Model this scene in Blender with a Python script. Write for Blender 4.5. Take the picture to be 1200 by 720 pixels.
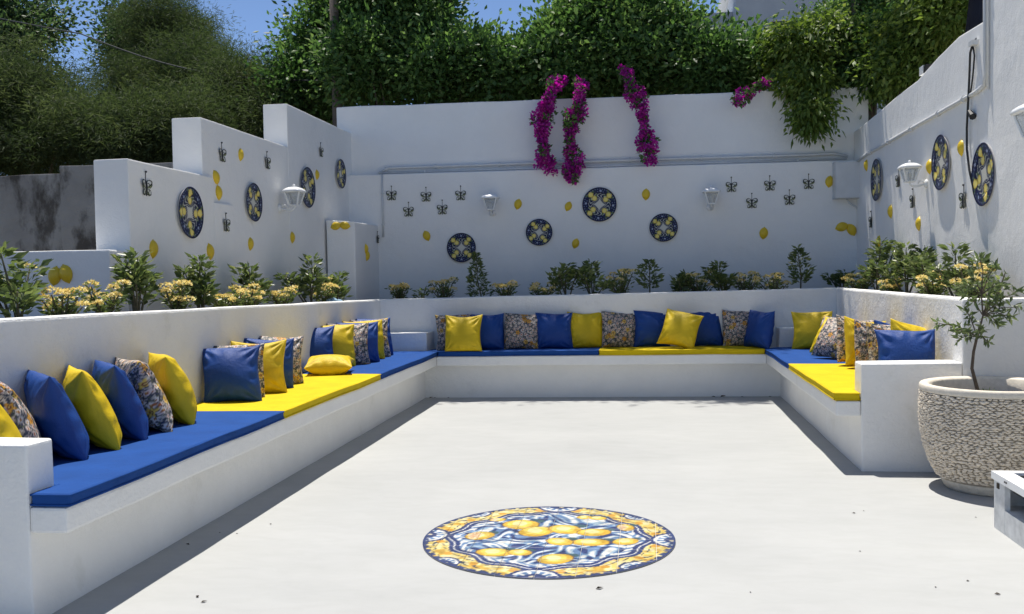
import bpy, bmesh, math, random
import numpy as np
from mathutils import Matrix, Vector, noise as mnoise

for o in list(bpy.data.objects):
    bpy.data.objects.remove(o)
SC = bpy.context.scene
COL = SC.collection
PI = math.pi
rad = math.radians

# ------------------------------------------------------------------ camera
FPX, YAW, PITCH, ROLL = 1103.0, 0.1414, -0.0354, -0.0184     # solved from the photograph (1200 px wide)
EYE = Vector((0, 0, 1.5))
Fv = Vector((-math.sin(YAW) * math.cos(PITCH), math.cos(YAW) * math.cos(PITCH), math.sin(PITCH)))
Rv = Vector((math.cos(YAW), math.sin(YAW), 0))
Uv = Rv.cross(Fv)
Rv, Uv = math.cos(ROLL) * Rv + math.sin(ROLL) * Uv, -math.sin(ROLL) * Rv + math.cos(ROLL) * Uv
cam = bpy.data.cameras.new('camera')
cam.sensor_width = 36.0
cam.lens = FPX / 1200 * 36
cam.clip_start = 0.05
cam.clip_end = 3000
co = bpy.data.objects.new('camera', cam)
COL.objects.link(co)
co.matrix_world = Matrix(((Rv.x, Uv.x, -Fv.x, EYE.x), (Rv.y, Uv.y, -Fv.y, EYE.y), (Rv.z, Uv.z, -Fv.z, EYE.z), (0, 0, 0, 1)))
SC.camera = co

# ------------------------------------------------------------------ light
SUN = Vector((-0.09, 0.26, 1.0)).normalized()                # towards the sun: high, a little behind the back wall
w = bpy.data.worlds.new('World')
SC.world = w
w.use_nodes = True
nt = w.node_tree
bg = nt.nodes['Background']
sky = nt.nodes.new('ShaderNodeTexSky')
sky.sky_type = 'NISHITA'
sky.sun_disc = False
sky.sun_elevation = math.asin(SUN.z)
sky.sun_rotation = math.atan2(SUN.x, SUN.y)
sky.air_density = 0.5
sky.dust_density = 0.0
sky.ozone_density = 2.5
sky.altitude = 0
nt.links.new(sky.outputs[0], bg.inputs[0])
bg.inputs[1].default_value = 0.125
sl = bpy.data.lights.new('sun', 'SUN')
sl.energy = 4.8
sl.angle = rad(0.53)
sl.color = (1.0, 0.95, 0.868)
so = bpy.data.objects.new('sun', sl)
COL.objects.link(so)
so.rotation_euler = SUN.to_track_quat('Z', 'Y').to_euler()
so.location = (0, 0, 30)
SC.view_settings.view_transform = 'Standard'
SC.view_settings.look = 'None'
SC.view_settings.gamma = 1
SC.view_settings.use_curve_mapping = False
SC.view_settings.exposure = 0.44
SC.cycles.max_bounces = 12
SC.cycles.diffuse_bounces = 7

# ------------------------------------------------------------------ helpers
def ray(x, y):
    return Fv + Rv * ((x - 600) / FPX) + Uv * ((360 - y) / FPX)

def at(x, y, ax, v):
    d = ray(x, y)
    return EYE + d * ((v - EYE[ax]) / d[ax])

KB, XB = 0.0324, -2.5047                                      # the back end of the terrace is turned 1.9 degrees
def bky(x, y0):
    return y0 + KB * (x - XB)

def atb(x, y, y0):
    d = ray(x, y)
    return EYE + d * ((y0 - KB * XB - EYE[1] + KB * EYE[0]) / (d[1] - KB * d[0]))

def link(o, parent=None):
    COL.objects.link(o)
    if parent is not None:
        o.parent = parent
    return o

def tag(o, label=None, cat=None, group=None, kind=None):
    if label: o['label'] = label
    if cat: o['category'] = cat
    if group: o['group'] = group
    if kind: o['kind'] = kind
    return o

def obj(name, data, mat=None, parent=None, smooth=False, bevel=0, seg=2, wob=0):
    if isinstance(data, bmesh.types.BMesh):
        bm = data
        if wob:
            wobble(bm, wob)
        if bevel:
            es = [e for e in bm.edges if len(e.link_faces) == 2 and e.calc_face_angle(0) > 0.6]
            bmesh.ops.bevel(bm, geom=es, offset=bevel, segments=seg, affect='EDGES', profile=0.6)
        bmesh.ops.recalc_face_normals(bm, faces=bm.faces)
        me = bpy.data.meshes.new(name)
        bm.to_mesh(me)
        bm.free()
    else:
        me = data
    if smooth:
        me.polygons.foreach_set('use_smooth', [True] * len(me.polygons))
    o = bpy.data.objects.new(name, me)
    if mat is not None:
        mm = MAT[mat] if isinstance(mat, str) else mat
        if not me.materials:
            me.materials.append(mm)
    return link(o, parent)

def empty(name, loc, rz=0, label=None, cat=None, group=None):
    o = bpy.data.objects.new(name, None)
    o.empty_display_size = 0.1
    o.location = loc
    o.rotation_euler = (0, 0, rz)
    COL.objects.link(o)
    return tag(o, label, cat, group)

def copy_tree(o, parent=None):
    c = o.copy()
    link(c)
    c.parent = parent
    for ch in list(o.children):
        copy_tree(ch, c)
    return c

def bx(bm, x0, x1, y0, y1, z0, z1):
    return prism(bm, [(x0, y0), (x1, y0), (x1, y1), (x0, y1)], z0, z1)

def prism(bm, poly, z0, z1):
    """polygon in plan, extruded from z0 to z1; z1 may be a function of (x, y)"""
    f = z1 if callable(z1) else (lambda x, y: z1)
    g = z0 if callable(z0) else (lambda x, y: z0)
    a = [bm.verts.new((x, y, g(x, y))) for x, y in poly]
    b = [bm.verts.new((x, y, f(x, y))) for x, y in poly]
    n = len(poly)
    bm.faces.new(a[::-1])
    bm.faces.new(b)
    for i in range(n):
        bm.faces.new((a[i], a[(i + 1) % n], b[(i + 1) % n], b[i]))
    return bm

def cut(bm, axis, start, stop, step):
    no = [0, 0, 0]; no[axis] = 1
    v = start
    while v < stop:
        p = [0, 0, 0]; p[axis] = v
        bmesh.ops.bisect_plane(bm, geom=bm.verts[:] + bm.edges[:] + bm.faces[:], dist=1e-5, plane_co=p, plane_no=no)
        v += step

def wobble(bm, amp):
    """hand-plastered unevenness: every solid is sliced and nudged by one smooth field"""
    lo = [min(v.co[i] for v in bm.verts) for i in range(3)]
    hi = [max(v.co[i] for v in bm.verts) for i in range(3)]
    for ax in range(3):
        if hi[ax] - lo[ax] > 0.7:
            st = 0.3 if hi[ax] - lo[ax] < 8 else 0.45
            cut(bm, ax, lo[ax] + st, hi[ax] - 0.1, st)
    for v in bm.verts:
        p = v.co
        d = mnoise.noise_vector(p * 1.7) * amp + mnoise.noise_vector(p * 6.3 + Vector((7, 3, 1))) * amp * 0.35
        if p.z < 0.02:
            d.z = 0
        v.co = p + d

def frame_of(d):
    d = Vector(d).normalized()
    a = d.orthogonal().normalized()
    return a, d.cross(a)

def tube(bm, pts, r, seg=8, cap=True):
    pts = [Vector(p) for p in pts]
    n = len(pts)
    rs = r if isinstance(r, (list, tuple)) else [r] * n
    rings = []
    a = None
    for i, p in enumerate(pts):
        d = (pts[min(i + 1, n - 1)] - pts[max(i - 1, 0)]).normalized()
        if a is None:
            a = d.orthogonal().normalized()
        a = (a - d * a.dot(d)).normalized()
        b = d.cross(a)
        rings.append([bm.verts.new(p + (a * math.cos(2 * PI * k / seg) + b * math.sin(2 * PI * k / seg)) * rs[i]) for k in range(seg)])
    for i in range(n - 1):
        for k in range(seg):
            bm.faces.new((rings[i][k], rings[i][(k + 1) % seg], rings[i + 1][(k + 1) % seg], rings[i + 1][k]))
    if cap:
        bm.faces.new(rings[0][::-1])
        bm.faces.new(rings[-1])
    return bm

def lathe(bm, prof, seg=48, cx=0, cy=0):
    rings = []
    for r, z in prof:
        rings.append([bm.verts.new((cx + r * math.cos(2 * PI * k / seg), cy + r * math.sin(2 * PI * k / seg), z)) for k in range(seg)])
    for i in range(len(prof) - 1):
        for k in range(seg):
            bm.faces.new((rings[i][k], rings[i][(k + 1) % seg], rings[i + 1][(k + 1) % seg], rings[i + 1][k]))
    return rings

def mesh_np(name, V, Fq, cols=None, rnd=None, mat=None):
    me = bpy.data.meshes.new(name)
    V = np.asarray(V, np.float32)
    Fq = np.asarray(Fq, np.int32)
    k = Fq.shape[1]
    me.vertices.add(len(V)); me.vertices.foreach_set('co', V.ravel())
    me.loops.add(Fq.size); me.loops.foreach_set('vertex_index', Fq.ravel())
    me.polygons.add(len(Fq)); me.polygons.foreach_set('loop_start', np.arange(0, Fq.size, k, dtype=np.int32))
    if cols is not None:
        a = me.color_attributes.new('paint', 'FLOAT_COLOR', 'POINT')
        c = np.ones((len(V), 4), np.float32); c[:, :3] = cols
        a.data.foreach_set('color', c.ravel())
    if rnd is not None:
        a = me.attributes.new('rnd', 'FLOAT', 'POINT')
        a.data.foreach_set('value', np.asarray(rnd, np.float32))
    me.update(calc_edges=True)
    me.validate()
    if mat: me.materials.append(MAT[mat])
    return me

# ------------------------------------------------------------------ materials
MAT = {}
def new_mat(name):
    m = bpy.data.materials.new(name)
    m.use_nodes = True
    MAT[name] = m
    n = m.node_tree.nodes
    return m, n, m.node_tree.links, n['Principled BSDF']

def N(n, t, **kw):
    x = n.new('ShaderNode' + t)
    for k, v in kw.items():
        setattr(x, k, v)
    return x

def ramp(n, stops):
    r = n.new('ShaderNodeValToRGB')
    e = r.color_ramp.elements
    while len(e) < len(stops): e.new(0.5)
    for el, (p, c) in zip(e, stops):
        el.position = p
        el.color = (*c, 1) if len(c) == 3 else c
    return r

def noisy(n, l, scale, detail=4, rough=0.55, coord='Object', stretch=None, dist=0):
    tc = n.new('ShaderNodeTexCoord')
    src = tc.outputs[coord]
    if coord == 'World':
        pass
    if stretch:
        mp = n.new('ShaderNodeMapping'); mp.inputs['Scale'].default_value = stretch
        l.new(src, mp.inputs[0]); src = mp.outputs[0]
    t = n.new('ShaderNodeTexNoise')
    t.inputs['Scale'].default_value = scale
    t.inputs['Detail'].default_value = detail
    t.inputs['Roughness'].default_value = rough
    t.inputs['Distortion'].default_value = dist
    l.new(src, t.inputs['Vector'])
    return t

def plaster(name, c0, c1, bump=0.25, fine=70, stretch=None, rough=0.85, big=2.2, stain=None):
    m, n, l, b = new_mat(name)
    t1 = noisy(n, l, big, 6, 0.6, stretch=stretch)
    r = ramp(n, [(0.3, c0), (0.7, c1)])
    l.new(t1.outputs[0], r.inputs[0])
    colour = r.outputs[0]
    if stain:
        t3 = noisy(n, l, stain[0], 7, 0.65, stretch=stain[3] if len(stain) > 3 else None)
        r3 = ramp(n, [(stain[1], (1, 1, 1)), (stain[1] + 0.12, stain[2])])
        l.new(t3.outputs[0], r3.inputs[0])
        mx = N(n, 'Mix', data_type='RGBA', blend_type='MULTIPLY')
        mx.inputs[0].default_value = 1
        l.new(colour, mx.inputs[6]); l.new(r3.outputs[0], mx.inputs[7])
        colour = mx.outputs[2]
    l.new(colour, b.inputs['Base Color'])
    b.inputs['Roughness'].default_value = rough
    b.inputs['Specular IOR Level'].default_value = 0.3
    t2 = noisy(n, l, fine, 5, 0.6)
    t4 = noisy(n, l, 9, 4, 0.6, stretch=stretch)
    ad = N(n, 'Math', operation='MULTIPLY_ADD'); ad.inputs[1].default_value = 2.5
    l.new(t4.outputs[0], ad.inputs[0]); l.new(t2.outputs[0], ad.inputs[2])
    bp = N(n, 'Bump'); bp.inputs['Strength'].default_value = bump; bp.inputs['Distance'].default_value = 0.012
    l.new(ad.outputs[0], bp.inputs['Height']); l.new(bp.outputs[0], b.inputs['Normal'])
    return m

plaster('wall_white', (0.82, 0.81, 0.78), (0.86, 0.85, 0.82), 0.28)
plaster('wall_streaked', (0.81, 0.80, 0.77), (0.86, 0.85, 0.82), 0.22, stretch=(1, 1.15, 0.75), stain=(2.2, 0.60, (0.93, 0.93, 0.92), (1, 4, 0.25)))
plaster('bench_white', (0.78, 0.772, 0.745), (0.84, 0.832, 0.805), 0.38, fine=55, stain=(3.5, 0.60, (0.92, 0.92, 0.90)))
plaster('grey_concrete', (0.19, 0.18, 0.17), (0.33, 0.32, 0.30), 0.8, fine=35, big=1.3, stain=(1.5, 0.49, (0.30, 0.28, 0.26), (1.6, 1, 0.9)))
plaster('house_wall', (0.50, 0.52, 0.55), (0.58, 0.60, 0.62), 0.2)
plaster('soil', (0.035, 0.026, 0.018), (0.075, 0.055, 0.04), 1.0, fine=40)
plaster('terrain', (0.10, 0.09, 0.05), (0.16, 0.13, 0.08), 1.0, fine=6, big=0.3)

def floor_mat():
    m, n, l, b = new_mat('floor_white')
    t = noisy(n, l, 0.9, 7, 0.62, stretch=(0.7, 1.2, 1))
    r = ramp(n, [(0.30, (0.36, 0.366, 0.362)), (0.70, (0.41, 0.415, 0.408))])
    l.new(t.outputs[0], r.inputs[0])
    t2 = noisy(n, l, 6, 6, 0.65, stretch=(0.6, 1.5, 1), dist=0.8)
    r2 = ramp(n, [(0.34, (0.955, 0.955, 0.95)), (0.60, (1, 1, 1))])
    l.new(t2.outputs[0], r2.inputs[0])
    mx = N(n, 'Mix', data_type='RGBA', blend_type='MULTIPLY'); mx.inputs[0].default_value = 1
    l.new(r.outputs[0], mx.inputs[6]); l.new(r2.outputs[0], mx.inputs[7])
    t3 = noisy(n, l, 34, 3, 0.5)
    r3 = ramp(n, [(0.745, (1, 1, 1)), (0.80, (0.80, 0.78, 0.74))])
    l.new(t3.outputs[0], r3.inputs[0])
    mx2 = N(n, 'Mix', data_type='RGBA', blend_type='MULTIPLY'); mx2.inputs[0].default_value = 1
    l.new(mx.outputs[2], mx2.inputs[6]); l.new(r3.outputs[0], mx2.inputs[7])
    l.new(mx2.outputs[2], b.inputs['Base Color'])
    b.inputs['Roughness'].default_value = 0.7
    b.inputs['Specular IOR Level'].default_value = 0.25
    bp = N(n, 'Bump'); bp.inputs['Strength'].default_value = 0.2; bp.inputs['Distance'].default_value = 0.006
    l.new(t2.outputs[0], bp.inputs['Height']); l.new(bp.outputs[0], b.inputs['Normal'])
floor_mat()

def fabric(name, c, rough=0.55, weave=420, crinkle=0.25, sheen=0.15, spec=0.4):
    m, n, l, b = new_mat(name)
    t = noisy(n, l, 5, 4, 0.6)
    r = ramp(n, [(0.3, tuple(x * 0.88 for x in c)), (0.7, tuple(min(1, x * 1.08) for x in c))])
    l.new(t.outputs[0], r.inputs[0]); l.new(r.outputs[0], b.inputs['Base Color'])
    b.inputs['Roughness'].default_value = rough
    b.inputs['Specular IOR Level'].default_value = spec
    b.inputs['Sheen Weight'].default_value = sheen
    t2 = noisy(n, l, 13, 5, 0.55, dist=1.2)
    t3 = noisy(n, l, weave, 2, 0.5)
    ad = N(n, 'Math', operation='MULTIPLY_ADD'); ad.inputs[1].default_value = 3.0
    l.new(t2.outputs[0], ad.inputs[0]); l.new(t3.outputs[0], ad.inputs[2])
    bp = N(n, 'Bump'); bp.inputs['Strength'].default_value = crinkle; bp.inputs['Distance'].default_value = 0.01
    l.new(ad.outputs[0], bp.inputs['Height']); l.new(bp.outputs[0], b.inputs['Normal'])
fabric('pillow_blue', (0.009, 0.052, 0.235), 0.48, crinkle=0.28, sheen=0, spec=0.3)
fabric('pillow_yellow', (0.66, 0.465, 0.010), 0.48, crinkle=0.28, sheen=0, spec=0.3)
fabric('pad_blue', (0.010, 0.060, 0.245), 0.75, crinkle=0.22, sheen=0, spec=0.15)
fabric('pad_yellow', (0.62, 0.455, 0.008), 0.75, crinkle=0.22, sheen=0, spec=0.15)
fabric('navy_fabric', (0.006, 0.012, 0.035), 0.7)

def painted(name, rough, spec=0.5, coat=0.0, bump=0):
    m, n, l, b = new_mat(name)
    a = N(n, 'Attribute', attribute_name='paint')
    l.new(a.outputs['Color'], b.inputs['Base Color'])
    b.inputs['Roughness'].default_value = rough
    b.inputs['Specular IOR Level'].default_value = spec
    b.inputs['Coat Weight'].default_value = coat
    if bump:
        t = noisy(n, l, 60, 3, 0.6)
        bp = N(n, 'Bump'); bp.inputs['Strength'].default_value = bump; bp.inputs['Distance'].default_value = 0.004
        l.new(t.outputs[0], bp.inputs['Height']); l.new(bp.outputs[0], b.inputs['Normal'])
painted('pillow_print', 0.6, 0.35, bump=0.4)
painted('glazed_plate', 0.4, 0.22)
painted('mosaic_tile', 0.4, 0.4)
painted('butterfly_enamel', 0.5, 0.4)

def plain(name, c, rough=0.5, metal=0.0, spec=0.5, var=0.12, scale=8, bump=0.0):
    m, n, l, b = new_mat(name)
    t = noisy(n, l, scale, 5, 0.6)
    r = ramp(n, [(0.3, tuple(x * (1 - var) for x in c)), (0.7, tuple(min(1, x * (1 + var)) for x in c))])
    l.new(t.outputs[0], r.inputs[0]); l.new(r.outputs[0], b.inputs['Base Color'])
    b.inputs['Roughness'].default_value = rough
    b.inputs['Metallic'].default_value = metal
    b.inputs['Specular IOR Level'].default_value = spec
    if bump:
        bp = N(n, 'Bump'); bp.inputs['Strength'].default_value = bump; bp.inputs['Distance'].default_value = 0.005
        l.new(t.outputs[0], bp.inputs['Height']); l.new(bp.outputs[0], b.inputs['Normal'])
plain('lemon_glaze', (0.72, 0.50, 0.02), 0.35, var=0.18, scale=30, bump=0.3)
plain('white_enamel', (0.78, 0.79, 0.79), 0.35, var=0.04)
plain('white_plastic', (0.62, 0.63, 0.63), 0.5, var=0.05)
plain('black_rubber', (0.012, 0.012, 0.013), 0.5)
plain('dark_metal', (0.03, 0.03, 0.032), 0.5, metal=0.3)
plain('box_panel', (0.60, 0.61, 0.61), 0.6, var=0.2, scale=14, bump=0.3)
plain('pot_stone', (0.66, 0.60, 0.50), 0.8, var=0.12, scale=30, bump=0.4)
plain('pebble', (0.76, 0.67, 0.54), 0.75, var=0.14, scale=18, bump=0.2)
plain('pot_mortar', (0.34, 0.30, 0.24), 0.95, var=0.2, scale=30)
plain('bark', (0.10, 0.075, 0.055), 0.9, var=0.3, scale=20, bump=0.8)
plain('green_stem', (0.10, 0.09, 0.05), 0.8, var=0.3, scale=20)
plain('grout', (0.55, 0.54, 0.51), 0.85, var=0.1, scale=20)
plain('dry_leaf', (0.06, 0.045, 0.03), 0.9, var=0.3, scale=40)
plain('pale_blue_glass', (0.30, 0.45, 0.58), 0.25, var=0.2, scale=20)
plain('weathered_timber', (0.17, 0.13, 0.10), 0.85, var=0.25, scale=10, bump=0.4)

def glass():
    m, n, l, b = new_mat('lantern_glass')
    b.inputs['Base Color'].default_value = (0.9, 0.92, 0.93, 1)
    b.inputs['Roughness'].default_value = 0.12
    b.inputs['Transmission Weight'].default_value = 0.85
    b.inputs['IOR'].default_value = 1.2
    t = noisy(n, l, 30, 2, 0.5)
    bp = N(n, 'Bump'); bp.inputs['Strength'].default_value = 0.15
    l.new(t.outputs[0], bp.inputs['Height']); l.new(bp.outputs[0], b.inputs['Normal'])
glass()

def foliage(name, dark, mid, light, rough=0.5, trans=0.3, spec=0.4):
    m, n, l, b = new_mat(name)
    a = N(n, 'Attribute', attribute_name='rnd')
    r = ramp(n, [(0.0, dark), (0.55, mid), (1.0, light)])
    l.new(a.outputs['Fac'], r.inputs[0])
    l.new(r.outputs[0], b.inputs['Base Color'])
    b.inputs['Roughness'].default_value = rough
    b.inputs['Specular IOR Level'].default_value = spec
    tr = N(n, 'BsdfTranslucent')
    hs = N(n, 'HueSaturation'); hs.inputs['Value'].default_value = 1.3; hs.inputs['Saturation'].default_value = 1.1
    l.new(r.outputs[0], hs.inputs['Color']); l.new(hs.outputs[0], tr.inputs['Color'])
    ms = N(n, 'MixShader'); ms.inputs[0].default_value = trans + .12
    l.new(b.outputs[0], ms.inputs[1]); l.new(tr.outputs[0], ms.inputs[2])
    l.new(ms.outputs[0], n['Material Output'].inputs['Surface'])
foliage('leaf_hedge', (0.038, 0.078, 0.024), (0.1, 0.19, 0.05), (0.23, 0.33, 0.1))
foliage('leaf_feather', (0.026, 0.042, 0.016), (0.06, 0.088, 0.03), (0.125, 0.155, 0.058), rough=0.7)
foliage('leaf_pepper', (0.07, 0.125, 0.025), (0.16, 0.23, 0.045), (0.28, 0.33, 0.08))
foliage('leaf_dark', (0.03, 0.058, 0.026), (0.065, 0.115, 0.04), (0.14, 0.2, 0.065))
foliage('leaf_shrub', (0.055, 0.085, 0.03), (0.13, 0.175, 0.055), (0.26, 0.29, 0.11), rough=0.35)
foliage('leaf_olive', (0.075, 0.105, 0.045), (0.14, 0.185, 0.075), (0.25, 0.29, 0.13), rough=0.4)
foliage('petal_magenta', (0.28, 0.012, 0.19), (0.52, 0.03, 0.37), (0.68, 0.1, 0.52), rough=0.6)
foliage('petal_yellow', (0.6, 0.45, 0.14), (0.8, 0.68, 0.3), (0.86, 0.8, 0.55), rough=0.6)

# ------------------------------------------------------------------ key dimensions (metres)
XL, XR = -2.505, 1.379            # seat lip edges
OH = 0.177                        # lip overhang
BL, BR = XL - OH, XR + OH         # bench faces
PL, PR = -3.327, 2.260            # planter faces behind the seats
WL, WR = -4.11, 2.81              # side walls
YB, YP, YW = 11.05, 11.57, 13.0   # back lip, back planter face, back wall
YRE, YLE = 7.163, 3.74            # near ends of the two side benches
ZS, ZC, ZLB = 0.578, 0.518, 0.403 # pad top, slab top, slab bottom
ZP = 1.2565
def zpl(x, y): return 1.3122 - 0.01513 * (y - 4.5)            # rim of the planter under the stepped wall

# ------------------------------------------------------------------ ground and floor
bm = bmesh.new()
bmesh.ops.create_grid(bm, x_segments=60, y_segments=60, size=1500)
for v in bm.verts:
    v.co.z = -0.25
tag(obj('ground', bm, 'terrain'), kind='structure')
bm = bmesh.new()
bx(bm, -3.2, 7.5, -6.5, 12.0, -0.2, 0.0)
tag(obj('terrace_floor', bm, 'floor_white'), kind='structure')

# ------------------------------------------------------------------ walls
def bench(name, label, parts):
    e = empty(name, parts[0][1][0] and (parts[0][1][0][0], parts[0][1][0][1], 0), 0, label, 'bench')
    for pname, poly, z0, z1 in parts:
        b_ = bmesh.new()
        prism(b_, poly, z0, z1)
        o = obj(pname, b_, 'bench_white', e, bevel=0.014, wob=0.005)
        o.matrix_parent_inverse = Matrix.Translation(e.location).inverted()
    return e

def yz_solid(x0, x1, prof):
    b_ = bmesh.new()
    a = [b_.verts.new((x0, y, z)) for y, z in prof]; c = [b_.verts.new((x1, y, z)) for y, z in prof]
    b_.faces.new(a[::-1]); b_.faces.new(c)
    for i in range(len(prof)): b_.faces.new((a[i], a[(i + 1) % len(prof)], c[(i + 1) % len(prof)], c[i]))
    return b_
def bench_body(e, x0, x1, ye, yp, yb):
    b_ = yz_solid(x0, x1, [(ye, -.02), (yb, -.02), (yb, ZLB + .01), (yp, ZLB + .01), (yp, .795), (ye, .795)])
    o = obj('base', b_, 'bench_white', e, bevel=0.016, seg=3, wob=0.006)
    o.matrix_parent_inverse = Matrix.Translation(e.location).inverted()
def rect(x0, x1, y0, y1): return [(x0, y0), (x1, y0), (x1, y1), (x0, y1)]
PIERL, PIERR = 3.93, 7.39
ylc = lambda x: bky(x, 11.22)
e1 = bench('built_in_bench', 'long white plastered bench under the stepped wall, with a blue-yellow-blue seat', [
    ('seat_slab', [(BL + .002, YLE + .004), (XL, YLE + .004), (XL, bky(XL, YP) - .003), (PL + .002, bky(PL, YP) - .003), (PL + .002, PIERL + .002), (BL + .002, PIERL + .002)], ZLB, ZC),
    ('corner_armrest', [(PL + .004, bky(PL, 11.24)), (-2.66, bky(-2.66, 11.22)), (-2.64, bky(-2.64, YP) - .004), (PL + .004, bky(PL, YP) - .004)], ZC - .01, 0.795),
])
bench('built_in_bench', 'white plastered bench along the back planter, with a blue and a yellow seat pad', [
    ('base', [(BL - .1, bky(BL - .1, YB + OH)), (BR + .1, bky(BR + .1, YB + OH)), (BR + .1, bky(BR, YP) - .002), (BL - .1, bky(BL, YP) - .002)], -0.02, ZLB + 0.01),
    ('seat_slab', [(XL + .002, bky(XL, YB)), (XR - .002, bky(XR, YB)), (XR - .002, bky(XR, YP) - .003), (XL + .002, bky(XL, YP) - .003)], ZLB, ZC),
])
e2 = bench('built_in_bench', 'short white plastered bench ending beside the big pebbled pot', [
    ('seat_slab', [(XR, YRE + .004), (BR - .002, YRE + .004), (BR - .002, PIERR + .002), (PR - .002, PIERR + .002), (PR - .002, bky(PR, YP) - .003), (XR, bky(XR, YP) - .003)], ZLB, ZC),
    ('corner_armrest', [(1.555, bky(1.555, 11.30)), (PR - .004, bky(PR, 11.30)), (PR - .004, bky(PR, YP) - .004), (1.555, bky(1.555, YP) - .004)], ZC - .01, 0.80),
])

bench_body(e1, PL + .002, BL, YLE, PIERL, 11.35)
bench_body(e2, BR, PR - .001, YRE, PIERR, 11.45)
def planter(label, poly_wall, ztop, poly_soil, zsoil, loc):
    e = empty('planter_box', loc, 0, label, 'planter')
    b_ = bmesh.new(); prism(b_, poly_wall, -0.02, ztop)
    o = obj('front_wall', b_, 'bench_white', e, bevel=0.018, wob=0.006)
    o.matrix_parent_inverse = Matrix.Translation(e.location).inverted()
    b_ = bmesh.new(); prism(b_, poly_soil, 0.3, zsoil)
    cut(b_, 0, -6, 4, 0.25); cut(b_, 1, 2, 14, 0.25)
    for v in b_.verts:
        if v.co.z > 0.5: v.co.z += mnoise.noise(v.co * 3) * 0.03
    o = obj('soil', b_, 'soil', e)
    o.matrix_parent_inverse = Matrix.Translation(e.location).inverted()
    return e
PT = 0.15
planter('white planter at the foot of the stepped wall, with a sloping rim', [(PL - PT, 2.6), (PL, 2.6), (PL, bky(PL, YP)), (PL - PT, bky(PL, YP))],
        zpl, rect(-6.5, PL - PT - .002, 2.6, 6.78), lambda x, y: zpl(x, y) - 0.09, (PL, 5, 0))
planter('white planter of shaded shrubs below the hedge wall', [(PL - .9, bky(PL - .9, YP) + .003), (PR + .3, bky(PR + .3, YP) + .003), (PR + .3, bky(PR + .3, YP) + PT), (PL - .9, bky(PL - .9, YP) + PT)],
        lambda x, y: 1.205 + (x - PL) * (ZP - 1.205) / (PR - PL), [(WL, bky(WL, YP) + PT), (WR, bky(WR, YP) + PT), (WR, bky(WR, YW)), (WL, bky(WL, YW))], lambda x, y: 1.13, (0, YP, 0))
planter('white planter behind the pebbled pot, ending in a square corner', [(PR, YRE - .003), (WR - .002, YRE - .003), (WR - .002, YRE + PT), (PR + PT, YRE + PT), (PR + PT, bky(PR, YP)), (PR, bky(PR, YP))],
        ZP, rect(PR + PT + .002, WR - .003, YRE + PT + .002, 11.7), ZP - 0.07, (PR, YRE, 0))
bm = bmesh.new()
bx(bm, WL + .002, PL - PT - .002, 6.78, 11.72, 0.3, 1.12)
cut(bm, 1, 7, 11.7, 0.25); cut(bm, 0, -4, -3.5, 0.2)
for v in bm.verts:
    if v.co.z > 1: v.co.z = zpl(0, v.co.y) - 0.09 + mnoise.noise(v.co * 3) * 0.03
tag(obj('planter_soil', bm, 'soil'), 'dark soil in the planter at the foot of the stepped wall', 'soil', kind='structure')

e = empty('stepped_wall', (WL, 7.1, 0), 0, 'white plastered wall rising in three steps, hung with plates and lemons', 'wall')
for x, y0, y1, z in ((WL, 7.10, 8.62, 2.482), (WL - .001, 8.622, 9.05, 2.245), (WL - .04, 8.475, 10.67, 3.04), (WL - .04, 10.672, 13.35, 3.55)):
    bm = bmesh.new()
    bx(bm, x - 0.30, x, y0, y1, -0.2, z)
    o = obj('wall_step', bm, 'wall_white', e, bevel=0.012, wob=0.004)
    o.matrix_parent_inverse = Matrix.Translation(e.location).inverted()
bm = bmesh.new()
bx(bm, -9.0, WL - .004, 6.80, 7.06, -0.2, 1.745)
tag(obj('low_wall', bm, 'wall_white', bevel=0.012, wob=0.005), 'low white wall with a lemon pair, butting the end of the stepped wall', 'wall')
bm = bmesh.new()
prism(bm, [(WL - .01, 11.86), (-3.74, 11.87), (-3.74, bky(-3.74, YW) + .05), (WL - .01, bky(WL, YW) + .05)], 0.3, lambda x, y: 2.245 - (x - WL) * 0.08)
tag(obj('wall_pier', bm, 'wall_white', bevel=0.02, seg=3, wob=0.004), 'short white pier in the corner where stepped wall meets hedge wall', 'pier')

e = empty('back_wall', (0, YW, 0), 0, 'white wall below the hedge, hung with plates, butterflies and two lanterns', 'wall')
bm = bmesh.new()
prism(bm, [(WL - .25, bky(WL - .25, YW)), (WR + .2, bky(WR + .2, YW)), (WR + .2, bky(WR + .2, YW) + .24), (WL - .25, bky(WL - .25, YW) + .24)], -0.2, lambda x, y: 2.935)
o = obj('lower_wall', bm, 'wall_white', e, bevel=0.012, wob=0.004); o.matrix_parent_inverse = Matrix.Translation(e.location).inverted()
bm = bmesh.new()
prism(bm, [(-4.36, bky(-4.36, YW) + .16), (WR + .2, bky(WR + .2, YW) + .16), (WR + .2, bky(WR + .2, YW) + .45), (-4.36, bky(-4.36, YW) + .45)], 2.5, lambda x, y: 3.93)
o = obj('upper_wall', bm, 'wall_white', e, bevel=0.02, wob=0.010); o.matrix_parent_inverse = Matrix.Translation(e.location).inverted()

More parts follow.
